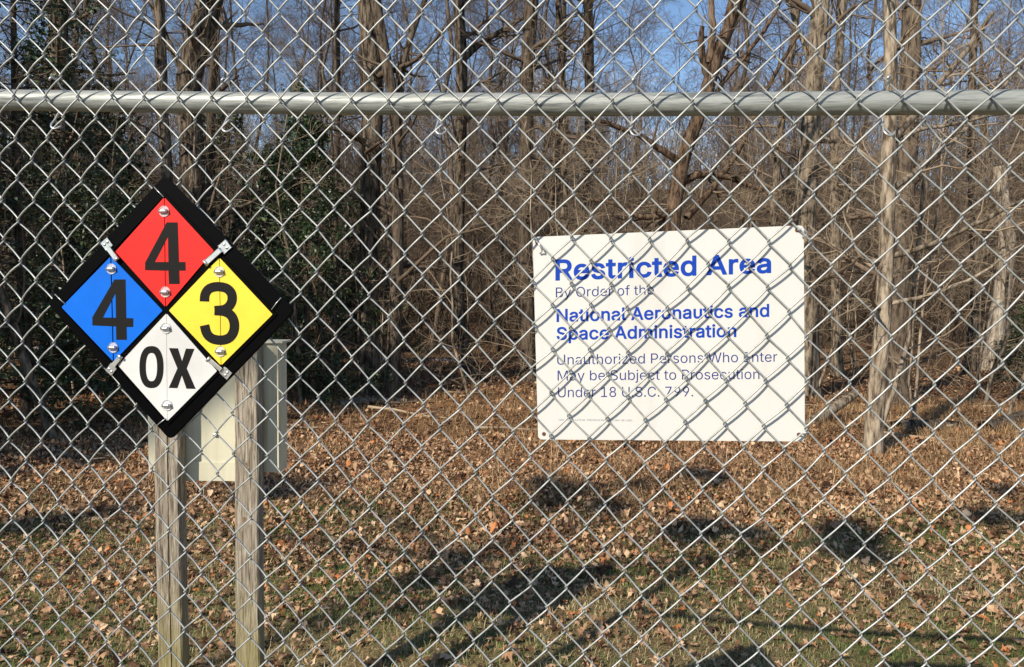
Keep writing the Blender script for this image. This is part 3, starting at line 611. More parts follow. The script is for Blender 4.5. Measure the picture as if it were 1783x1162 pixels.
x, y = area(175000, 3.1, 7.3); pt = patch(x + 3, y * 1.2 + 1) ; k = g.uniform(size=len(x)) < np.clip((7.5 - y) / 2.4, 0, 1) * (0.5 + 0.5 * pt); x, y, pt = x[k], y[k], pt[k]
green = np.clip(0.90 - 0.80 * pt + g.normal(0, 0.28, len(x)), 0, 1)
blades('grass', 'short green and faded winter grass showing between the leaves', x, y, g.uniform(0.02, 0.065, len(x)), g.uniform(0.0012, 0.0024, len(x)), M_GRASS, green, 0.9)
# straw tufts further back
nt_ = 900; cx_, cy_ = area(nt_, 6.6, 13.2); per = (g.integers(6, 95, nt_) * np.clip(0.5 + 0.22 * cx_, 0.15, 1.0)).astype(int) + 4; cxr = np.repeat(cx_, per); cyr = np.repeat(cy_, per)
x = cxr + g.normal(0, 0.13, len(cxr)); y = cyr + g.normal(0, 0.13, len(cxr))
x2, y2 = area(12000, 6.0, 12.6); x = np.r_[x, x2]; y = np.r_[y, y2]
hh = np.r_[g.uniform(0.08, 0.34, len(cxr)), g.uniform(0.05, 0.2, len(x2))]
blades('dry_grass', 'straw coloured dead grass in front of the wood', x, y, hh, g.uniform(0.0014, 0.0028, len(x)), M_STRAW, g.uniform(0, 1, len(x)), 1.45)
# small old snow patches far between the trunks
ac = Acc(); gg = np.random.default_rng(72)
for (px, py, w) in ((520, 592, 1.2), (600, 590, 0.9), (790, 604, 0.5), (770, 628, 0.5), (660, 626, 0.5), (1770, 605, 0.9), (90, 612, 0.7)):
    A = gpt(px, py); nn = 14; th = np.arange(nn) * 2 * pi / nn; r1 = gg.uniform(0.6, 1.1, nn)
    ring = np.c_[A[0] + w * r1 * np.cos(th), A[1] + 0.35 * w * r1 * np.sin(th)]; ctr = np.array([A[0], A[1]])
    mid = ctr + (ring - ctr) * 0.6
    Vr = np.vstack([np.c_[ring, gz(ring[:, 0], ring[:, 1]) + 0.0], np.c_[mid, gz(mid[:, 0], mid[:, 1]) + 0.045], [[*ctr, gz(*ctr) + 0.05]]])
    Fq = [(i, (i + 1) % nn, nn + (i + 1) % nn, nn + i) for i in range(nn)] + [(nn + i, nn + i + 1, nn + (i + 2) % nn, 2 * nn) for i in range(0, nn, 2)]
    ac.add(Vr, np.array(Fq))
o = link('snow', ac.mesh('snow', True), M_SNOW); tag(o, 'small remnants of old snow on the forest floor', 'snow', None, 'stuff')

# ------------------------------------------------------------------ posts and cabinet behind the fence
M_WOOD = mat('weathered_wood', (0.25, 0.2, 0.15), 0.85, 0, 0.2)
def _wood():
    m = M_WOOD; b = m.node_tree.nodes['Principled BSDF']; L = m.node_tree.links.new
    t = nd(m, 'ShaderNodeTexCoord'); mp = nd(m, 'ShaderNodeMapping'); mp.inputs['Scale'].default_value = (1, 1, 0.045)
    L(t.outputs['Object'], mp.inputs['Vector'])
    oi = nd(m, 'ShaderNodeObjectInfo'); ad = nd(m, 'ShaderNodeVectorMath', operation='ADD'); L(mp.outputs['Vector'], ad.inputs[0]); L(oi.outputs['Random'], ad.inputs[1])
    n = nd(m, 'ShaderNodeTexNoise', Scale=170.0, Detail=7.0, Roughness=0.72, Distortion=0.9); L(ad.outputs[0], n.inputs['Vector'])
    n2 = nd(m, 'ShaderNodeTexNoise', Scale=9.0, Detail=4.0); L(t.outputs['Object'], n2.inputs['Vector'])
    r = ramp(m, [(0.36, (0.045, 0.035, 0.026)), (0.45, (0.17, 0.14, 0.105)), (0.54, (0.31, 0.27, 0.21)), (0.64, (0.44, 0.39, 0.32))]); L(n.outputs['Fac'], r.inputs['Fac'])
    # algae towards the foot
    s = nd(m, 'ShaderNodeSeparateXYZ'); L(t.outputs['Object'], s.inputs[0]); mr = nd(m, 'ShaderNodeMapRange'); mr.inputs['From Min'].default_value = 0.78; mr.inputs['From Max'].default_value = 0.45; mr.inputs['To Max'].default_value = 1.1
    L(s.outputs['Z'], mr.inputs['Value']); mu = nd(m, 'ShaderNodeMath', operation='MULTIPLY'); L(mr.outputs[0], mu.inputs[0]); L(n2.outputs['Fac'], mu.inputs[1])
    mx = nd(m, 'ShaderNodeMixRGB'); mx.inputs['Color2'].default_value = (0.22, 0.19, 0.055, 1); L(mu.outputs[0], mx.inputs[0]); L(r.outputs['Color'], mx.inputs[1])
    L(mx.outputs[0], b.inputs['Base Color'])
    bp = nd(m, 'ShaderNodeBump', Strength=0.7, Distance=0.004); L(n.outputs['Fac'], bp.inputs['Height']); L(bp.outputs['Normal'], b.inputs['Normal'])
_wood()
M_KNOT = noise_mat('wood_knot', [(0.35, (0.07, 0.045, 0.028)), (0.6, (0.26, 0.19, 0.12))], scale=160, rough=0.9)
YP = 2.77
pa = R(0.5); PX = np.array([cos(pa), sin(pa), 0]); PYv = np.array([-sin(pa), cos(pa), 0])      # the posts' own axes
def post(label, pxl, pxr, py, top_py, crack, seed):
    g = np.random.default_rng(seed); A = ypt(pxl, py, YP); Bp = ypt(pxr, py, YP); w = np.linalg.norm(Bp - A); d = 0.066
    C = (A + Bp) / 2; ztop = ypt((pxl + pxr) / 2, top_py, YP)[2]
    b = 0.005; prof = [(-w / 2 + b, 0), ]
    if crack: prof += [(crack - 0.0022, 0), (crack - 0.0003, 0.016), (crack + 0.0022, 0)]
    prof += [(w / 2 - b, 0), (w / 2, b), (w / 2, d - b), (w / 2 - b, d), (-w / 2 + b, d), (-w / 2, d - b), (-w / 2, b)]
    K = 40; z = np.linspace(-0.35, ztop, K); V = []
    for k_, zz in enumerate(z):
        for q, (a, c) in enumerate(prof):
            jit = g.normal(0, 0.0007, 2); wob_ = 0.0025 * math.sin(zz * 4 + seed)
            if crack and q == 2: jit[0] += 0.002 * math.sin(zz * 9) 
            V.append(PX * (a + jit[0] + wob_) + PYv * (c + jit[1]) + ZZ * zz)
    n = len(prof); F = [(k_ * n + q, k_ * n + (q + 1) % n, (k_ + 1) * n + (q + 1) % n, (k_ + 1) * n + q) for k_ in range(K - 1) for q in range(n)]
    me = bpy.data.meshes.new('wooden_post'); me.from_pydata([tuple(v) for v in V], [], F + [tuple(range((K - 1) * n, K * n))]); me.update()
    o = link('wooden_post', me, M_WOOD, None, (C[0], C[1], 0)); tag(o, label, 'post'); return C, ztop
C1, zt1 = post('weathered square wooden post with a long crack under the diamond sign', 268.5, 311.5, 750, 640, -0.008 + 0.012, 1)
C2, zt2 = post('weathered square wooden post with knots in front of the right side of the cabinet', 407.5, 449.0, 750, 600, 0, 2)
wp = bpy.data.objects['wooden_post.001']
for (px, py, r) in ((430, 812, 0.013), (425, 905, 0.010), (436, 690, 0.007)):
    c = ypt(px, py, YP - 0.0012) - np.array(wp.location); ac = Acc()
    ring_ = [c + (r * cos(t) * PX * 0.8 + r * sin(t) * ZZ) for t in np.linspace(0, 2 * pi, 14, endpoint=False)]
    link('knot', poly_prism('knot', [ring_], 0.004, -PYv, M_KNOT), None, wp)
# cabinet fixed to the back of the posts
YC = 2.842
cab = thing('utility_cabinet', 'cream metal cabinet mounted behind the two wooden posts', 'cabinet', (0, 0, 0))
A = ypt(257, 727, YC); Bq = ypt(487, 727, YC); zt_ = ypt(455, 598, YC)[2]; zb_ = ypt(440, 823, YC)[2]
w = Bq[0] - A[0]; cxm = (A[0] + Bq[0]) / 2; czm = (zt_ + zb_) / 2
AX, AY, AZx = (1, 0, 0), (0, 1, 0), (0, 0, 1)
link('housing', box_mesh('housing', (cxm, YC + 0.048, czm), AX, AY, AZx, w / 2, 0.048, (zt_ - zb_) / 2, 0.003), M_CAB, cab)
link('lid', box_mesh('lid', (cxm + 0.004, YC + 0.046, zt_ + 0.0045), AX, AY, AZx, w / 2 + 0.012, 0.058, 0.004, 0.0015), M_CAB, cab)
xl, xr = ypt(322, 780, YC)[0], ypt(410, 780, YC)[0]; zc = ypt(370, 837, YC)[2]; zs = ypt(370, 804, YC)[2]
link('lower_flange', box_mesh('lower_flange', ((xl + xr) / 2, YC - 0.004, (zc + zs) / 2), AX, AY, AZx, (xr - xl) / 2 + 0.03, 0.0035, (zs - zc) / 2, 0.001), M_CAB, cab)
link('edge_strip', box_mesh('edge_strip', (Bq[0] - 0.006, YC - 0.002, czm), AX, AY, AZx, 0.0035, 0.003, (zt_ - zb_) / 2 - 0.01, 0.001), M_CAB, cab)
for zb in (czm + 0.12, czm - 0.10):
    link('mounting_bolt', box_mesh('mounting_bolt', ((xl + xr) / 2 + 0.02, YC - 0.006, zb), AX, AY, AZx, 0.006, 0.005, 0.006, 0.002), M_STEEL, cab)

# ------------------------------------------------------------------ chain link fence
CU = [-0.28674, 0.86355, -0.00185, 0.00076, -0.0015, -0.00149, 0.00567, 0.00412, 0.00383, -0.00063]
CV = [-0.13003, -0.03076, -0.54421, 0.00697, -0.00031, 0.0002, 0.01093, -0.00498, 0.00025, 0.00026]
def node(i, j):
    x, y = (i - 13) / 13, (j - 6) / 7; xc, yc = np.clip(x, -1.15, 1.15), np.clip(y, -1.25, 1.25)
    B = np.stack([xc * xc, xc * yc, yc * yc, xc ** 3, xc * xc * yc, xc * yc * yc, yc ** 3])
    return CU[0] + CU[1] * x + CU[2] * y + np.tensordot(CU[3:], B, 1), CV[0] + CV[1] * x + CV[2] * y + np.tensordot(CV[3:], B, 1)
fence = thing('chain_link_fence', 'galvanised chain link fence with a pipe rail across the whole picture', 'fence', tuple(fpt(0, -CAMH)))
FO = np.array(fence.location)
g = np.random.default_rng(80)
J0, J1, K0, K1 = -9, 19, -16, 74          # cells
JIT = g.normal(0, 0.0011, (2, 200, 400))
WR = 0.00168
for k in range(K0, K1):
    jb = np.arange(2 * J0, 2 * J1 + 1); cols = np.where((jb - k) % 2 == 0, k, k + 1)         # node parity: column c and half-row j with the same parity
    u, v = node(cols / 2.0, jb / 2.0)
    u = u + JIT[0, cols + 60, jb + 60]; v = v + JIT[1, cols + 60, jb + 60]
    bow = g.normal(0.0010 + 0.0022 * np.clip((40 - k) / 50, 0, 1), 0.0003); turns = []
    for q in range(len(jb) - 1, -1, -1):                                                # bottom to top
        if cols[q] == k + 1:   # right turn: front below, back above
            T = [(-0.0022, 0.0022, -0.0050), (0.0014, 0.0016, -0.0020), (0.0017, -0.0014, 0.0020), (-0.0020, -0.0022, 0.0050)]
        else:                  # left turn: back below, front above
            T = [(0.0022, -0.0022, -0.0050), (-0.0014, -0.0016, -0.0020), (-0.0017, 0.0014, 0.0020), (0.0020, 0.0022, 0.0050)]
        turns.append([(u[q] + a, v[q] + c, b_) for a, b_, c in T])
    pts = []
    for q, T in enumerate(turns):
        pts += T
        if q + 1 < len(turns):
            A_, B_ = np.array(T[-1]), np.array(turns[q + 1][0]); s = 1 if T[-1][2] > 0 else -0.7
            for t in (0.2, 0.5, 0.8): P_ = A_ + (B_ - A_) * t; pts.append((P_[0], P_[1], P_[2] + s * bow * 4 * t * (1 - t)))
    W = np.array([fpt(a, b_, c) for a, b_, c in pts]) - FO
    ac = Acc(); ac.tube(W, WR, 5)
    link('wire', ac.mesh('wire', True), M_WIRE, fence)
# rail
RN, RC = 0.020, -0.0075 - 0.020
rp = []
for (px, py) in ((-260, 169), (0, 174.5), (350, 179), (700, 181.5), (950, 182.5), (1200, 182), (1500, 180), (1783, 178), (2050, 175)):
    u, v = fuv(px, py, RC); rp.append(fpt(u, v, RC) - FO)
Q = resample(rp, 30); ac = Acc(); ac.tube(Q, RN, 32); link('rail', ac.mesh('rail', True), M_RAIL, fence)
def railz(u):
    us = (Q + FO) @ UD; return np.interp(u, us, Q[:, 2] + FO[2] - CAMH)
for px in (112, 405, 770, 1103, 1535):
    u, _ = fuv(px, 200, RC); zr = railz(u); P = [(u - 0.004, zr + 0.030, 0.006), (u, zr + 0.038, 0.008), (u + 0.003, zr + 0.036, 0.0), (u + 0.003, zr + 0.030, -0.010)]
    for a in np.linspace(70, 290, 12): P.append((u + 0.003 - 0.002 * a / 90, zr + (RN + 0.002) * sin(R(a)), RC + (RN + 0.002) * cos(R(a)) * 1.0))
    P += [(u - 0.002, zr - 0.030, -0.012), (u - 0.004, zr - 0.042, -0.006), (u - 0.006, zr - 0.054, 0.004), (u + 0.002, zr - 0.062, 0.007), (u + 0.010, zr - 0.060, 0.004), (u + 0.014, zr - 0.052, -0.002)]
    W = resample([fpt(*p) - FO for p in P], 44); ac = Acc(); ac.tube(W, 0.0019, 6); link('tie_wire', ac.mesh('tie_wire', True), M_TIE, fence)
for u in (-1.62, 1.18):
    A0 = fpt(u, -CAMH - 0.3, RC - RN - 0.031) - FO; A1 = fpt(u, 1.06, RC - RN - 0.031) - FO
    ac = Acc(); ac.tube([A0, (A0 + A1) / 2, A1], 0.030, 24); link('fence_post', ac.mesh('fence_post', True), M_RAIL, fence)

# ------------------------------------------------------------------ glyphs
GLY = json.loads(r'''{" ":[188,[]],".":[188,[[95,-4,78,-1,63,9,53,24,50,41,53,59,63,73,78,83,95,87,113,83,128,73,138,59,141,41,138,24,128,9,113,-1]]],"1":[453,[[76,0,76,55,391,55,391,0],[276,509,276,0,212,0,212,448,209,448,86,358,86,427,198,509]]],"3":[453,[[218,-7,173,-3,133,10,98,30,70,57,52,91,44,132,109,132,115,107,126,87,144,71,165,59,219,50,275,61,297,74,315,93,325,116,329,145,326,172,316,196,299,217,275,234,242,244,201,248,157,248,157,299,288,448,288,452,70,452,70,509,372,509,372,461,211,278,211,289,264,288,308,276,344,253,371,222,387,186,393,145,387,103,370,66,344,36,309,12,266,-2]]],"4":[453,[[40,105,40,158,247,509,311,509,109,166,109,163,413,163,413,105],[282,0,282,121,282,146,282,318,343,318,343,0]]],"7":[453,[[97,0,323,448,323,452,62,452,62,509,391,509,391,449,165,0]]],"8":[453,[[226,-7,178,-2,136,11,101,33,74,62,57,96,52,135,55,166,65,195,81,220,101,241,125,256,153,265,153,267,119,282,93,308,76,342,70,380,75,417,90,450,114,477,146,498,184,511,226,516,269,511,306,498,337,477,361,450,377,417,382,380,376,342,359,308,333,282,300,267,300,265,327,256,351,241,372,220,387,195,397,166,401,135,395,96,378,62,352,33,317,11,275,-2],[226,49,258,52,285,60,307,74,323,91,333,113,337,139,333,165,322,189,305,208,283,223,256,232,226,235,196,232,169,223,147,208,130,189,119,165,115,139,119,113,129,91,145,74,167,60,195,52],[226,290,274,300,293,313,307,330,316,351,319,376,316,399,308,420,294,437,275,449,226,460,177,449,159,437,145,420,136,399,133,376,136,351,145,330,159,313,178,300]]],"9":[453,[[226,516,271,510,310,494,343,468,368,434,384,393,389,347,385,309,373,270,315,168,200,0,130,0,301,248,307,248,287,221,257,202,218,195,175,199,137,214,106,237,83,269,68,307,64,352,69,397,85,436,110,469,143,494,182,510],[226,460,199,457,174,446,154,429,138,407,129,381,125,352,129,322,138,295,154,274,174,257,199,247,226,243,254,247,279,257,299,273,314,295,324,321,327,350,324,381,314,407,299,429,279,446,254,457]]],"A":[480,[[16,0,201,509,276,509,463,0,395,0,287,302,264,372,232,478,245,478,213,371,191,302,85,0],[110,142,110,199,370,199,370,142]]],"B":[456,[[60,0,60,509,241,509,289,504,329,491,359,469,381,442,394,410,398,374,395,344,387,320,356,286,315,267,315,262,339,257,363,245,385,227,402,203,414,173,418,136,413,100,400,67,377,39,344,18,301,4,247,0],[125,57,245,57,296,63,330,80,349,105,355,137,352,161,342,184,327,203,306,218,279,228,248,231,125,231],[125,285,238,285,288,296,308,309,323,326,333,348,336,372,330,403,313,429,283,446,240,452,125,452]]],"C":[510,[[267,-7,205,1,150,25,104,63,70,115,48,179,40,254,48,329,70,393,104,445,150,484,205,508,267,516,340,504,373,490,402,471,427,447,448,418,463,385,473,348,408,348,389,395,357,428,315,449,267,456,223,450,184,432,150,403,125,364,109,314,103,254,109,194,125,145,151,105,184,76,223,59,267,53,315,60,357,81,389,114,408,160,473,160,463,124,448,91,428,62,402,38,373,19,341,5,305,-4]]],"D":[502,[[219,0,96,0,96,57,215,57,272,63,318,81,354,110,379,149,394,198,399,255,394,312,379,361,354,399,320,428,275,446,221,452,93,452,93,509,225,509,294,501,353,478,399,441,433,391,455,329,462,255,455,181,433,119,398,68,351,31,291,8],[125,509,125,0,60,0,60,509]]],"E":[419,[[60,0,60,509,372,509,372,452,125,452,125,286,355,286,355,229,125,229,125,57,375,57,375,0]]],"F":[410,[[60,0,60,509,369,509,369,452,125,452,125,278,346,278,346,221,125,221,125,0]]],"I":[300,[[31,0,31,57,118,57,118,452,31,452,31,509,269,509,269,452,183,452,183,57,269,57,269,0]]],"M":[628,[[60,0,60,509,152,509,277,187,287,159,299,123,311,84,322,49,307,49,318,83,330,121,342,158,352,187,476,509,568,509,568,0,504,0,504,291,504,327,505,369,506,413,507,457,513,457,498,409,482,363,467,322,456,291,342,0,286,0,170,291,159,321,145,361,129,408,112,457,119,457,120,416,121,372,122,328,122,291,122,0]]],"N":[523,[[60,0,60,509,136,509,343,183,363,151,388,107,414,55,405,54,401,108,399,157,399,195,399,509,463,509,463,0,387,0,202,290,177,331,148,381,108,452,119,454,122,384,124,328,125,291,125,0]]],"O":[533,[[267,-7,205,1,150,25,105,63,70,115,48,179,40,254,48,329,70,393,105,445,150,484,205,508,267,516,329,508,384,484,429,445,464,393,486,329,493,254,486,179,464,115,429,63,384,25,329,1],[267,53,310,59,349,76,383,105,408,144,425,194,430,254,425,314,408,365,383,404,349,433,310,450,267,456,223,450,184,433,151,404,125,364,109,314,103,254,109,194,125,144,151,105,184,76,223,59]]],"P":[445,[[60,0,60,509,235,509,289,503,332,487,366,462,390,430,404,391,409,348,404,304,390,265,366,233,332,207,289,191,235,186,109,186,109,242,233,242,269,246,297,256,318,272,333,294,342,319,344,348,342,376,333,402,318,423,297,439,268,449,232,452,125,452,125,0]]],"R":[449,[[60,0,60,509,236,509,290,504,333,489,367,465,390,433,405,395,409,352,405,309,390,271,367,240,333,217,289,203,236,198,96,198,96,255,234,255,269,258,298,267,319,281,334,300,342,324,345,352,342,380,334,405,319,425,298,440,269,449,233,452,125,452,125,0],[353,0,230,229,303,229,428,0]]],"S":[447,[[224,-9,172,-4,128,9,91,31,64,60,46,96,38,137,104,137,110,110,123,88,142,71,166,59,224,49,257,52,286,60,311,74,329,92,341,114,346,139,342,161,332,179,296,205,245,222,184,239,128,260,86,289,60,326,52,372,58,413,75,448,102,476,138,498,180,511,227,516,275,511,316,498,351,476,377,449,394,415,401,378,337,378,326,412,302,437,267,453,225,459,194,456,167,448,145,435,129,418,118,398,115,376,119,352,131,334,169,308,212,293,264,279,312,264,359,238,395,198,405,171,408,139,403,99,386,64,360,34,323,11,278,-4]]],"T":[449,[[32,452,32,509,417,509,417,452,257,452,257,0,193,0,193,452]]],"U":[517,[[259,-8,203,-2,154,15,114,43,85,80,66,124,60,173,60,509,124,509,124,178,128,144,141,113,160,87,187,68,220,56,259,52,298,56,331,68,357,87,377,113,389,144,393,178,393,509,457,509,457,173,451,124,433,80,403,43,363,15,315,-2]]],"V":[480,[[204,0,16,509,84,509,192,206,215,137,248,31,235,31,267,138,290,206,395,509,463,509,278,0]]],"W":[686,[[155,0,16,509,82,509,163,196,175,145,187,94,197,40,189,40,200,94,211,145,224,196,306,509,380,509,462,196,474,145,486,94,497,40,488,40,499,94,510,145,523,196,603,509,670,509,530,0,455,0,368,323,351,391,336,475,350,475,335,395,318,323,230,0]]],"X":[474,[[18,0,217,284,217,236,29,509,104,509,178,400,204,361,223,329,243,292,232,292,252,329,272,361,298,400,374,509,446,509,259,239,259,287,456,0,382,0,292,129,268,165,250,195,230,231,244,231,225,196,206,166,182,129,91,0]]],"Y":[472,[[203,0,203,208,16,509,91,509,192,344,222,292,250,230,224,230,251,293,280,344,381,509,455,509,268,208,268,0]]],"a":[389,[[160,-9,126,-5,94,5,68,22,48,45,35,73,30,108,34,138,43,161,58,179,78,193,125,211,178,220,234,227,265,235,273,243,276,255,276,257,267,297,240,322,196,331,149,322,118,301,100,274,41,291,57,322,79,346,104,364,133,375,194,384,239,379,286,360,306,343,322,320,333,290,337,251,337,0,277,0,277,52,272,52,252,25,215,1],[170,45,202,49,228,59,248,74,263,93,272,115,276,138,276,190,259,182,231,176,200,171,175,168,134,159,103,139,95,124,92,105,102,72,130,52]]],"b":[424,[[229,-8,198,-5,172,4,138,31,118,59,112,59,112,0,53,0,53,509,114,509,114,319,118,319,137,346,171,373,197,381,229,384,274,378,313,361,345,332,370,293,385,245,390,189,385,133,370,84,346,45,313,16,274,-2],[220,47,253,51,279,66,301,88,316,117,325,151,328,189,325,227,316,261,301,290,280,311,253,325,220,330,188,325,161,312,140,291,125,263,116,229,113,189,116,150,125,115,140,86,162,65,188,51]]],"c":[396,[[207,-8,159,-2,117,16,82,46,56,85,40,133,34,187,40,243,56,291,82,330,117,360,159,378,207,384,260,377,305,356,340,322,362,277,303,262,290,289,270,311,242,325,207,330,173,325,145,310,124,287,108,258,99,224,96,187,99,151,108,117,124,89,145,66,173,51,207,46,243,52,271,66,292,89,304,117,363,102,341,56,306,21,261,-1]]],"d":[424,[[195,-8,151,-2,111,16,79,45,55,84,39,133,34,189,39,245,55,293,79,332,112,361,151,378,196,384,228,381,253,373,287,346,306,319,311,319,311,509,372,509,372,0,313,0,313,59,307,59,287,31,252,4,227,-5],[205,47,236,51,263,65,284,86,299,115,309,150,312,189,309,229,300,263,284,291,263,312,237,325,205,330,172,325,145,311,124,290,108,261,99,227,96,189,99,151,109,117,124,88,145,66,172,51]]],"e":[404,[[212,-8,161,-2,117,16,82,46,56,85,40,132,34,187,39,242,55,290,81,329,115,359,157,378,205,384,266,374,294,361,319,341,341,315,357,282,368,242,371,194,371,169,75,169,75,221,338,221,310,202,307,237,298,269,283,294,263,314,237,326,205,330,173,326,146,313,125,294,109,270,99,241,96,211,96,178,100,139,110,106,128,80,151,61,179,50,212,46,254,53,285,73,306,105,365,91,353,63,335,39,311,19,283,4,249,-5]]],"f":[254,[[228,379,228,327,6,327,6,379],[81,0,81,432,84,461,96,486,113,505,135,519,187,530,222,527,243,521,227,468,215,472,195,474,171,470,154,460,145,443,142,419,142,0]]],"h":[410,[[114,227,114,0,53,0,53,509,114,509,114,287,102,287,124,332,152,362,187,379,227,384,264,380,295,369,321,349,341,321,353,285,357,240,357,0,296,0,296,235,290,275,273,304,246,323,210,329,184,326,161,317,141,303,126,283,117,257]]],"i":[167,[[53,0,53,379,114,379,114,0],[84,443,67,446,54,455,44,468,41,483,44,499,54,512,67,521,84,524,100,521,114,512,123,499,126,483,123,468,114,455,100,446]]],"j":[167,[[53,379,114,379,114,-30,111,-63,102,-90,86,-113,65,-129,37,-139,4,-143,-10,-143,-10,-87,2,-87,25,-83,40,-72,50,-54,53,-29],[83,443,67,446,53,455,44,468,41,483,44,499,53,512,67,521,83,524,100,521,114,512,123,499,126,483,123,468,114,455,100,446]]],"l":[189,[[139,-2,101,3,74,20,58,47,53,84,53,509,114,509,114,99,120,62,130,54,146,52,160,53,170,54,181,3,162,-1]]],"m":[610,[[53,0,53,379,112,379,112,295,108,295,118,323,132,346,172,376,219,386,257,380,287,361,309,331,321,295,312,295,322,321,337,343,381,375,437,386,468,383,497,372,522,354,541,328,553,296,557,255,557,0,496,0,496,254,490,289,473,313,447,326,419,330,395,328,374,320,345,290,335,247,335,0,274,0,274,260,269,288,253,311,229,326,199,330,158,320,140,307,126,289,117,266,114,238,114,0]]],"n":[410,[[114,227,114,0,53,0,53,379,112,379,112,287,102,287,124,332,152,362,187,379,227,384,264,380,295,369,321,349,341,321,353,285,357,240,357,0,296,0,296,235,290,275,273,304,246,323,210,329,184,326,161,317,141,303,126,283,117,257]]],"o":[415,[[207,-8,159,-2,117,16,82,46,56,85,40,133,34,187,40,243,56,291,82,330,117,360,159,378,207,384,256,378,299,360,333,330,359,291,376,243,381,187,376,133,359,85,333,46,299,16,256,-2],[207,46,242,51,270,66,292,89,307,117,316,151,319,187,316,224,307,258,292,287,270,310,242,325,207,330,173,325,145,310,124,287,108,258,99,224,96,187,99,151,108,117,124,89,145,66,173,51]]],"p":[424,[[53,-143,53,379,112,379,112,319,118,319,137,346,171,373,197,381,229,384,274,378,313,361,345,332,370,293,385,245,390,189,385,133,370,84,346,45,313,16,274,-2,229,-8,198,-5,173,4,138,31,118,59,114,59,114,-143],[220,47,253,51,279,66,301,88,316,117,325,151,328,189,325,227,316,261,301,290,280,311,253,325,220,330,188,325,161,312,140,291,125,263,116,229,113,189,116,150,125,115,140,86,162,65,188,51]]],"r":[259,[[53,0,53,379,112,379,112,321,115,321,130,347,152,367,181,380,213,385,229,384,243,384,243,322,230,324,207,326,182,323,159,315,140,301,126,284,117,262,114,237,114,0]]],"s":[365,[[182,-8,145,-5,112,3,84,18,62,38,45,63,36,94,94,107,105,79,124,60,150,49,181,45,217,50,244,62,262,81,268,103,265,121,254,136,237,147,212,155,149,170,104,186,72,208,53,237,47,274,51,305,65,332,87,354,115,370,149,381,187,384,223,381,254,372,279,358,299,339,324,290,268,277,258,298,243,316,219,328,187,333,156,329,131,317,114,299,109,277,112,258,124,243,172,223,229,209,275,194,306,171,325,142,331,107,326,75,312,47,290,24,260,6,223,-5]]],"t":[227,[[204,379,204,327,6,327,6,379],[65,471,126,471,126,98,128,76,136,61,150,53,170,50,185,51,202,54,213,2,192,-3,168,-4,125,2,92,21,72,52,65,93]]],"u":[410,[[182,-5,146,-1,115,11,89,31,69,59,57,95,53,139,53,379,114,379,114,144,119,105,137,75,164,56,200,50,226,53,249,62,268,77,283,97,293,122,296,153,296,379,357,379,357,0,298,0,298,92,307,92,286,47,257,17,222,0]]],"y":[389,[[47,-139,61,-86,71,-87,104,-89,130,-74,151,-36,163,-1,17,379,84,379,165,155,187,87,206,21,184,21,202,87,224,155,305,379,371,379,204,-58,177,-107,139,-136,91,-145,65,-143]]],"z":[380,[[42,0,42,46,254,320,254,323,48,323,48,379,333,379,333,331,126,60,126,56,339,56,339,0]]]}''')
def grow_ring(ring, d):
    p = np.array(ring, float).reshape(-1, 2); n = len(p)
    a = p - np.roll(p, 1, 0); b = np.roll(p, -1, 0) - p
    a /= np.linalg.norm(a, axis=1, keepdims=True) + 1e-9; b /= np.linalg.norm(b, axis=1, keepdims=True) + 1e-9
    na = np.c_[a[:, 1], -a[:, 0]]; nb = np.c_[b[:, 1], -b[:, 0]]; m = na + nb; l = np.maximum((m * m).sum(1) / 2, 0.5)
    return p + m / l[:, None] * d
def signed(ring):
    p = np.array(ring, float).reshape(-1, 2); q = np.roll(p, -1, 0); return 0.5 * (p[:, 0] * q[:, 1] - q[:, 0] * p[:, 1]).sum()
def inside(pt, ring):
    x, y = pt; c = False; n = len(ring); j = n - 1
    for i in range(n):
        xi, yi = ring[i]; xj, yj = ring[j]
        if (yi > y) != (yj > y) and x < (xj - xi) * (y - yi) / (yj - yi) + xi: c = not c
        j = i
    return c
from mathutils.geometry import delaunay_2d_cdt
def winding(p, rings):
    w = 0
    for r in rings:
        q = np.roll(r, -1, 0); up = (r[:, 1] <= p[1]) & (q[:, 1] > p[1]); dn = (r[:, 1] > p[1]) & (q[:, 1] <= p[1])
        side = (q[:, 0] - r[:, 0]) * (p[1] - r[:, 1]) - (p[0] - r[:, 0]) * (q[:, 1] - r[:, 1])
        w += int((up & (side > 0)).sum()) - int((dn & (side < 0)).sum())
    return w
GC = {}
def glyph_tris(ch, bold):
    if (ch, bold) in GC: return GC[(ch, bold)]
    rings = GLY[ch][1]
    if not rings: return None
    osgn = np.sign(max((signed(r) for r in rings), key=abs)); rr = [grow_ring(r, bold * osgn) for r in rings]
    V = []; E = []
    for r in rr:
        k = len(V); V += [Vector(p) for p in r]; E += [(k + i, k + (i + 1) % len(r)) for i in range(len(r))]
    vs, es, fs, *_ = delaunay_2d_cdt(V, E, [], 0, 1e-4)
    P = np.array([tuple(v) for v in vs]); F = [f for f in fs if winding(P[list(f)].mean(0), rr) != 0]
    GC[(ch, bold)] = (P, F); return GC[(ch, bold)]
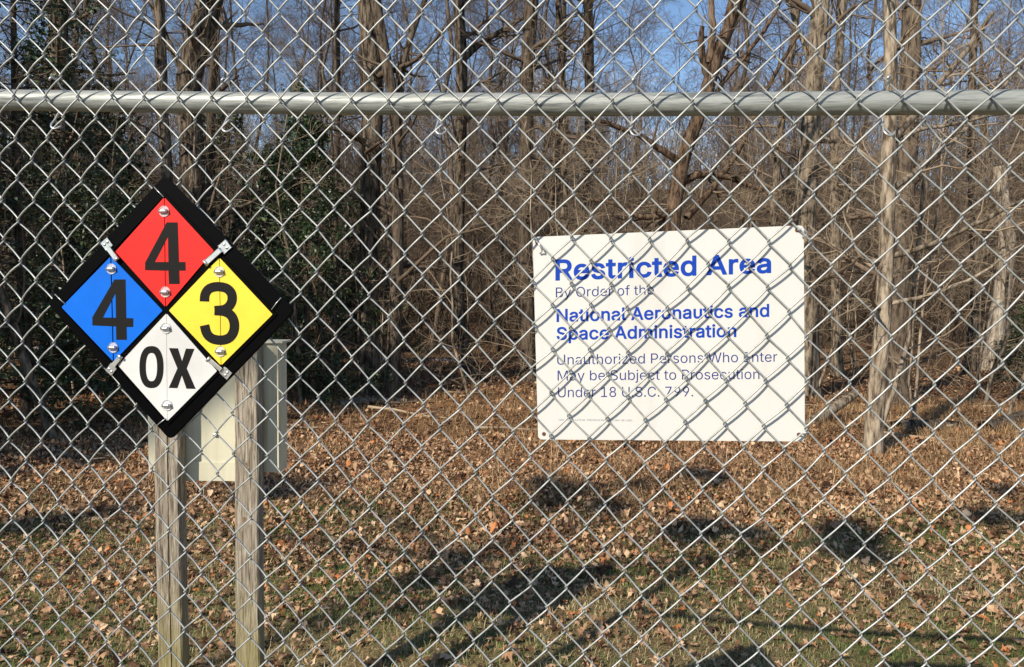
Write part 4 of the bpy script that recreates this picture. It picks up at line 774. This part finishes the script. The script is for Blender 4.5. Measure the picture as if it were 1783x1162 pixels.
def text_mesh(name, s, x0, x1, yb0, yb1, cap0, cap1, off, m, bold=0.0, track=0, parent=None):
    """line of text on the fence-parallel plane; baseline from (x0,yb0) to (x1,yb1), capital height in picture px"""
    X = 0; P, F, n = [], [], 0
    for ch in s:
        gt = glyph_tris(ch, bold)
        if gt: P.append(gt[0] + [X, 0]); F += [tuple(n + i for i in f) for f in gt[1]]; n += len(gt[0])
        X += GLY[ch][0] + track
    P = np.vstack(P); used_ = P[np.unique(np.array([i for f in F for i in f]))]; xmin, xmax = used_[:, 0].min(), used_[:, 0].max()
    V = []
    for a, b in P:
        t = (a - xmin) / (xmax - xmin); cp = cap0 + (cap1 - cap0) * t
        V.append(tuple(fpx(x0 + (x1 - x0) * t, yb0 + (yb1 - yb0) * t - b / GLYCAP * cp, off)))
    me = bpy.data.meshes.new(name); me.from_pydata(V, [], F); me.update(); me.materials.append(m)
    return link(name, me, None, parent)
GLYCAP = max(GLY['E'][1][0][1::2]) * 1.0

# ------------------------------------------------------------------ restricted area sign (hung behind the mesh)
SO = -0.0082
def Z2(p, ox=880, oy=360, s=2.641): return (ox + p[0] / s, oy + p[1] / s)
sign = thing('restricted_area_sign', 'white rectangular sign with blue Restricted Area lettering hung behind the chain link', 'sign', (0, 0, 0))
cor = [(927.5, 413), (1399.5, 392.5), (1401.5, 769), (937, 765.5)]
ring = rounded([fpx(a, b, SO) for a, b in cor], 0.008)
# slight waviness of the thin sheet comes from a grid across it
link('panel', poly_prism('panel', [ring], 0.0015, ND, M_SIGN), None, sign)
def zt(name, s, xa, xb, ya, yb, ca, cb, m, bold, track=0):
    a = Z2((xa, ya)); b = Z2((xb, yb)); text_mesh(name, s, a[0], b[0], a[1], b[1], ca / 2.641, cb / 2.641, SO + 0.0004, m, bold, track, sign)
zt('heading', 'Restricted Area', 230, 1222, 337, 302, 90, 84, M_SBLUE, 20, 14)
zt('lettering', 'By Order of the', 232, 683, 418, 404, 46, 45, M_SBLUE2, -3)
zt('lettering', 'National Aeronautics and', 235, 1213, 529, 505, 56, 56, M_SBLUE, 17, 8)
zt('lettering', 'Space Administration', 235, 1062, 612, 598, 56, 56, M_SBLUE, 17, 8)
zt('lettering', 'Unauthorized Persons Who Enter', 238, 1250, 727, 713, 46, 46, M_SBLUE2, -3)
zt('lettering', 'May be Subject to Prosecution', 240, 1168, 800, 793, 46, 46, M_SBLUE2, -3)
zt('lettering', 'Under 18 U.S.C. 799.', 242, 863, 877, 873, 46, 46, M_SBLUE2, -3)
zt('small_print', 'NASA FORM 1478 B1. PREVIOUS EDITIONS MAY BE USED.', 245, 586, 984, 987, 7.5, 7.5, M_SGREY, 0)
def disc(name, c, r, m, parent, h=0.001, seg=16, n=ND, hole=0):
    a = UD; b = ZZ; ringo = [c + r * (cos(t) * a + sin(t) * b) for t in np.linspace(0, 2 * pi, seg, endpoint=False)]
    rings = [ringo]
    if hole: rings.append([c + hole * (cos(t) * a + sin(t) * b) for t in np.linspace(0, 2 * pi, seg, endpoint=False)])
    return link(name, poly_prism(name, rings, h, n, m), None, parent)
for (px, py) in ((947, 756), (935, 422), (1388, 401), (1391, 757)):
    disc('bolt_hole', fpx(px, py, SO + 0.0008), 0.0035, M_RUST, sign, 0.0004)
for (px, py, dx, dy) in ((1388, 401, 16, 6), (1391, 757, 14, -6), (935, 422, 10, 14)):
    u, v = fuv(px, py, SO); u2, v2 = fuv(px + dx, py + dy, SO)
    P = [(u, v, SO + 0.001), (u, v, SO + 0.006), ((u + u2) / 2, (v + v2) / 2 + 0.004, 0.006), (u2, v2, 0.004), (u2, v2 - 0.003, -0.004), ((u + u2) / 2, v2 - 0.006, SO + 0.003)]
    ac = Acc(); ac.tube(resample([fpt(*p) for p in P], 12), 0.0014, 6); link('sign_tie', ac.mesh('sign_tie', True), M_TIE, sign)

# ------------------------------------------------------------------ hazard diamond (hung in front of the mesh)
HO = 0.017
def H(p, off): return fpx(60 + p[0] / 2.234, 280 + p[1] / 2.234, off)
dia = thing('hazard_diamond_sign', 'black framed hazard diamond with red, blue, yellow and white panels hung on the fence', 'sign', (0, 0, 0))
outer = rounded([H(p, HO) for p in ((505, 55), (1012, 583), (527, 1088), (50, 556))], 0.012, 6)
link('backing_frame', poly_prism('backing_frame', [outer], 0.0075, ND, M_BLACK, 0.0012), None, dia)
# raised lip round the panels
lip_o = [H(p, HO + 0.0022) for p in ((505, 124), (944, 598), (517, 1031), (90, 570))]; lip_i = [H(p, HO + 0.0022) for p in ((505, 136), (932, 598), (517, 1020), (99, 570))]
link('panel_lip', poly_prism('panel_lip', [lip_o, lip_i], 0.0030, ND, M_BLACK), None, dia)
PO = HO + 0.0024
quads = {
 'red': ([(505, 142), (315, 354), (510, 570), (697, 350)], M_RED, 1.6), 'blue': ([(297, 372), (105, 570), (307, 782), (498, 583)], M_BLUE, 2.2),
 'yellow': ([(719, 377), (523, 583), (726, 797), (926, 598)], M_YEL, 1.4), 'white': ([(513, 594), (325, 796), (517, 1013), (710, 818)], M_WHT, 0.7)}
for nm, (q, m, gap) in quads.items():
    t, l, b, r = q
    pan = thing(nm + '_panel', None, None); pan.parent = dia
    L1 = [(t[0] - gap, t[1] + gap), l, (b[0] - gap, b[1] - gap)]; R1 = [(t[0] + gap, t[1] + gap), (b[0] + gap, b[1] - gap), r]
    for half in (L1, R1):
        rg = rounded([H(p, PO) for p in half], 0.0022, 3)
        link('flap', poly_prism('flap', [rg], 0.0016, ND, m), None, pan)
def shape_mesh(name, rings, off, m, parent, h=0.0002): return link(name, poly_prism(name, [[H(p, off) for p in r] for r in rings], h, ND, m), None, parent)
DO = PO + 0.0004
shape_mesh('digit', [[(514, 240), (557, 240), (562, 394), (587, 394), (588, 428), (563, 428), (565, 480), (523, 480), (521, 428), (430, 426), (430, 397)], [(519, 296), (468, 394), (521, 394)]], DO, M_INK, dia)
shape_mesh('digit', [[(311, 462), (354, 462), (357, 612), (384, 613), (384, 647), (358, 647), (359, 697), (318, 697), (317, 645), (225, 641), (225, 609)], [(315, 516), (266, 610), (317, 611)]], DO, M_INK, dia)
def stroke(path, w, capcut=True):
    p = np.array(path, float); p = resample(np.c_[p, np.zeros(len(p))], 34)[:, :2]; t = np.gradient(p, axis=0); t /= np.linalg.norm(t, axis=1, keepdims=True); n = np.c_[-t[:, 1], t[:, 0]]
    return [tuple(a) for a in p + n * w / 2], [tuple(a) for a in p - n * w / 2]
def stroke_mesh(name, path, w, off, m, parent):
    a, b = stroke(path, w); V = [tuple(H(p, off)) for p in a] + [tuple(H(p, off)) for p in b]; n = len(a)
    F = [(i, i + 1, n + i + 1, n + i) for i in range(n - 1)]; me = bpy.data.meshes.new(name); me.from_pydata(V, [], F); me.update(); me.materials.append(m); return link(name, me, None, parent)
stroke_mesh('digit', [(661, 548), (662, 520), (676, 498), (700, 490), (724, 490), (750, 496), (768, 516), (770, 545), (758, 568), (738, 581), (700, 583)], 37, DO, M_INK, dia)
stroke_mesh('digit', [(700, 583), (738, 585), (766, 600), (778, 630), (777, 662), (762, 688), (740, 698), (714, 699), (686, 692), (668, 672), (661, 640)], 37, DO + 0.0003, M_INK, dia)
def oval(cx0, cy0, a, b, e=0.62, n=36): return [(cx0 + a * np.sign(cos(t)) * abs(cos(t)) ** e, cy0 + b * np.sign(sin(t)) * abs(sin(t)) ** (e + 0.1)) for t in np.linspace(0, 2 * pi, n, endpoint=False)]
shape_mesh('letter', [oval(455, 803, 47, 82, 0.8), oval(455, 803, 22, 55, 0.8)], DO, M_INK, dia)
shape_mesh('letter', [[(523, 729), (558, 730), (574, 780), (589, 731), (622, 732), (592, 808), (627, 888), (591, 887), (573, 835), (556, 885), (522, 884), (556, 808)]], DO, M_INK, dia)
# clips
M_CLEAR = mat('clear_washer', (0.9, 0.9, 0.9), 0.1); M_CLEAR.node_tree.nodes['Principled BSDF'].inputs['Alpha'].default_value = 0.28
for (a, b) in ((504, 197), (509, 511), (299, 421), (306, 727), (719, 432), (723, 742), (511, 652), (516, 952)):
    c = H((a, b), PO + 0.0012)
    clip = thing('clip', None, None, tuple(c)); clip.parent = dia
    disc('washer', np.zeros(3), 0.0098, M_CLEAR, clip, 0.0008, 24, ND, 0.0)
    disc('washer_rim', ND * 0.0004, 0.0101, M_STEEL, clip, 0.0010, 24, ND, 0.0094)
    ac = Acc(); A = ND * 0.0028; ac.tube([A - UD * 0.0078, A - UD * 0.0030, A + UD * 0.0030, A + UD * 0.0078], 0.0036, 14); link('barrel', ac.mesh('barrel', True), M_STEEL, clip)
# corner latches: plate with rivets + spring strap
for (p1, p2, wpl) in (((283, 325), (326, 384), 19), ((742, 335), (672, 398), 21), ((300, 812), (340, 762), 17), ((745, 826), (683, 772), 17)):
    lat = thing('latch', None, None); lat.parent = dia
    c = H(p1, HO + 0.0012); e = H(p2, HO + 0.0012); d = e - c; ln = np.linalg.norm(d); d /= ln; s = np.cross(ND, d); hw = wpl / 2234 * 1.02
    link('plate', box_mesh('plate', c + ND * 0.0008, d, s, ND, 0.0095, hw, 0.0009, 0.0005), M_STEEL, lat)
    link('strap', box_mesh('strap', c + d * (0.0095 + (ln - 0.0095) / 2) + ND * 0.0042, d, s, ND, (ln - 0.009) / 2, hw * 0.52, 0.0016, 0.0008), M_STEEL, lat)
    ac = Acc(); t_ = e + ND * 0.0058; ac.tube([t_ - s * hw * 0.62, t_, t_ + s * hw * 0.62], 0.0030, 10); link('strap_roll', ac.mesh('strap_roll', True), M_STEEL, lat)
    for q in (-1, 1):
        rc = c + s * q * hw * 0.45 - d * 0.002 + ND * 0.0017
        ac = Acc(); ac.add(*tubes(np.array([[rc, rc + ND * 0.0008, rc + ND * 0.0015, rc + ND * 0.0017]]), np.array([[0.0030, 0.0028, 0.0017, 0.0001]]), 12)); link('rivet', ac.mesh('rivet', True), M_STEEL, lat)
for (a, b) in (((466, 103), (503, 142)), ((80, 520), (118, 556)), ((958, 534), (922, 580)), ((474, 1032), (510, 1003))):
    ac = Acc(); P0 = H(a, HO + 0.0012); P1 = H(b, HO + 0.0040); ac.tube([P0 - ND * 0.012, P0, (P0 + P1) / 2 + ND * 0.001, P1], 0.0009, 6); link('corner_wire', ac.mesh('corner_wire', True), M_TIE, dia)

# ------------------------------------------------------------------ trees behind the camera whose shade falls on the grass
for q, (x, y, kd, s) in enumerate(((-19.0, -6.0, 3, 1.0), (-22.0, -9.0, 3, 1.0))):
    copy_tree(protos[kd], (x, y, float(gz(x, y))), q * 1.7, s, 'bare tree behind the viewer that throws shade on the grass', 'bare trees behind the viewer')
g = np.random.default_rng(95)
B = np.array([-8.8, -6.0, 0.0]); pine = thing('pine_tree', 'pine behind the viewer whose clumped branches throw dark patches on the leaves', 'tree', tuple(B))
z = np.linspace(-0.2, 13, 16); P = np.c_[0.08 * np.sin(z * 0.5), 0.06 * np.cos(z * 0.7), z]; Rr = 0.085 * (1 - 0.8 * np.clip(z, 0, 13) / 13)
link('trunk', mesh_np('trunk', *tubes(P[None], Rr[None], 10), True), M_DARK, pine)
ac = Acc(); C = []
for (tx, ty, k, r) in ((1.44, 5.80, 11.5, 0.23), (2.5, 5.55, 11.4, 0.25), (0.5, 6.7, 11.6, 0.27), (-2.1, 7.0, 12.0, 0.3), (-3.6, 5.8, 12, 0.22), (4.4, 6.3, 11.0, 0.27), (1.9, 7.4, 11.8, 0.14)):
    c = np.array([tx - 0.78 * k, ty - k, 0.81 * k]) - B; ac.tube(resample([np.array([0, 0, c[2] - 0.8]), c * [0.5, 0.5, 1] - [0, 0, 0.25], c], 8), np.linspace(0.05, 0.015, 8), 6)
    for _ in range(9):
        s_ = c + g.normal(0, r * 0.75, 3) * [1, 1, 0.5]; C.append(s_ + g.normal(0, r * 0.34, (90, 3)) * [1, 1, 0.6])
link('limbs', ac.mesh('limbs', True), M_DARK, pine)
C = np.vstack(C); V, F = leaf_cloud(g, C, 0.06); link('crown', mesh_np('crown', V, F, False, {'tint': g.uniform(0, 1, len(C))}), M_EVER, pine)
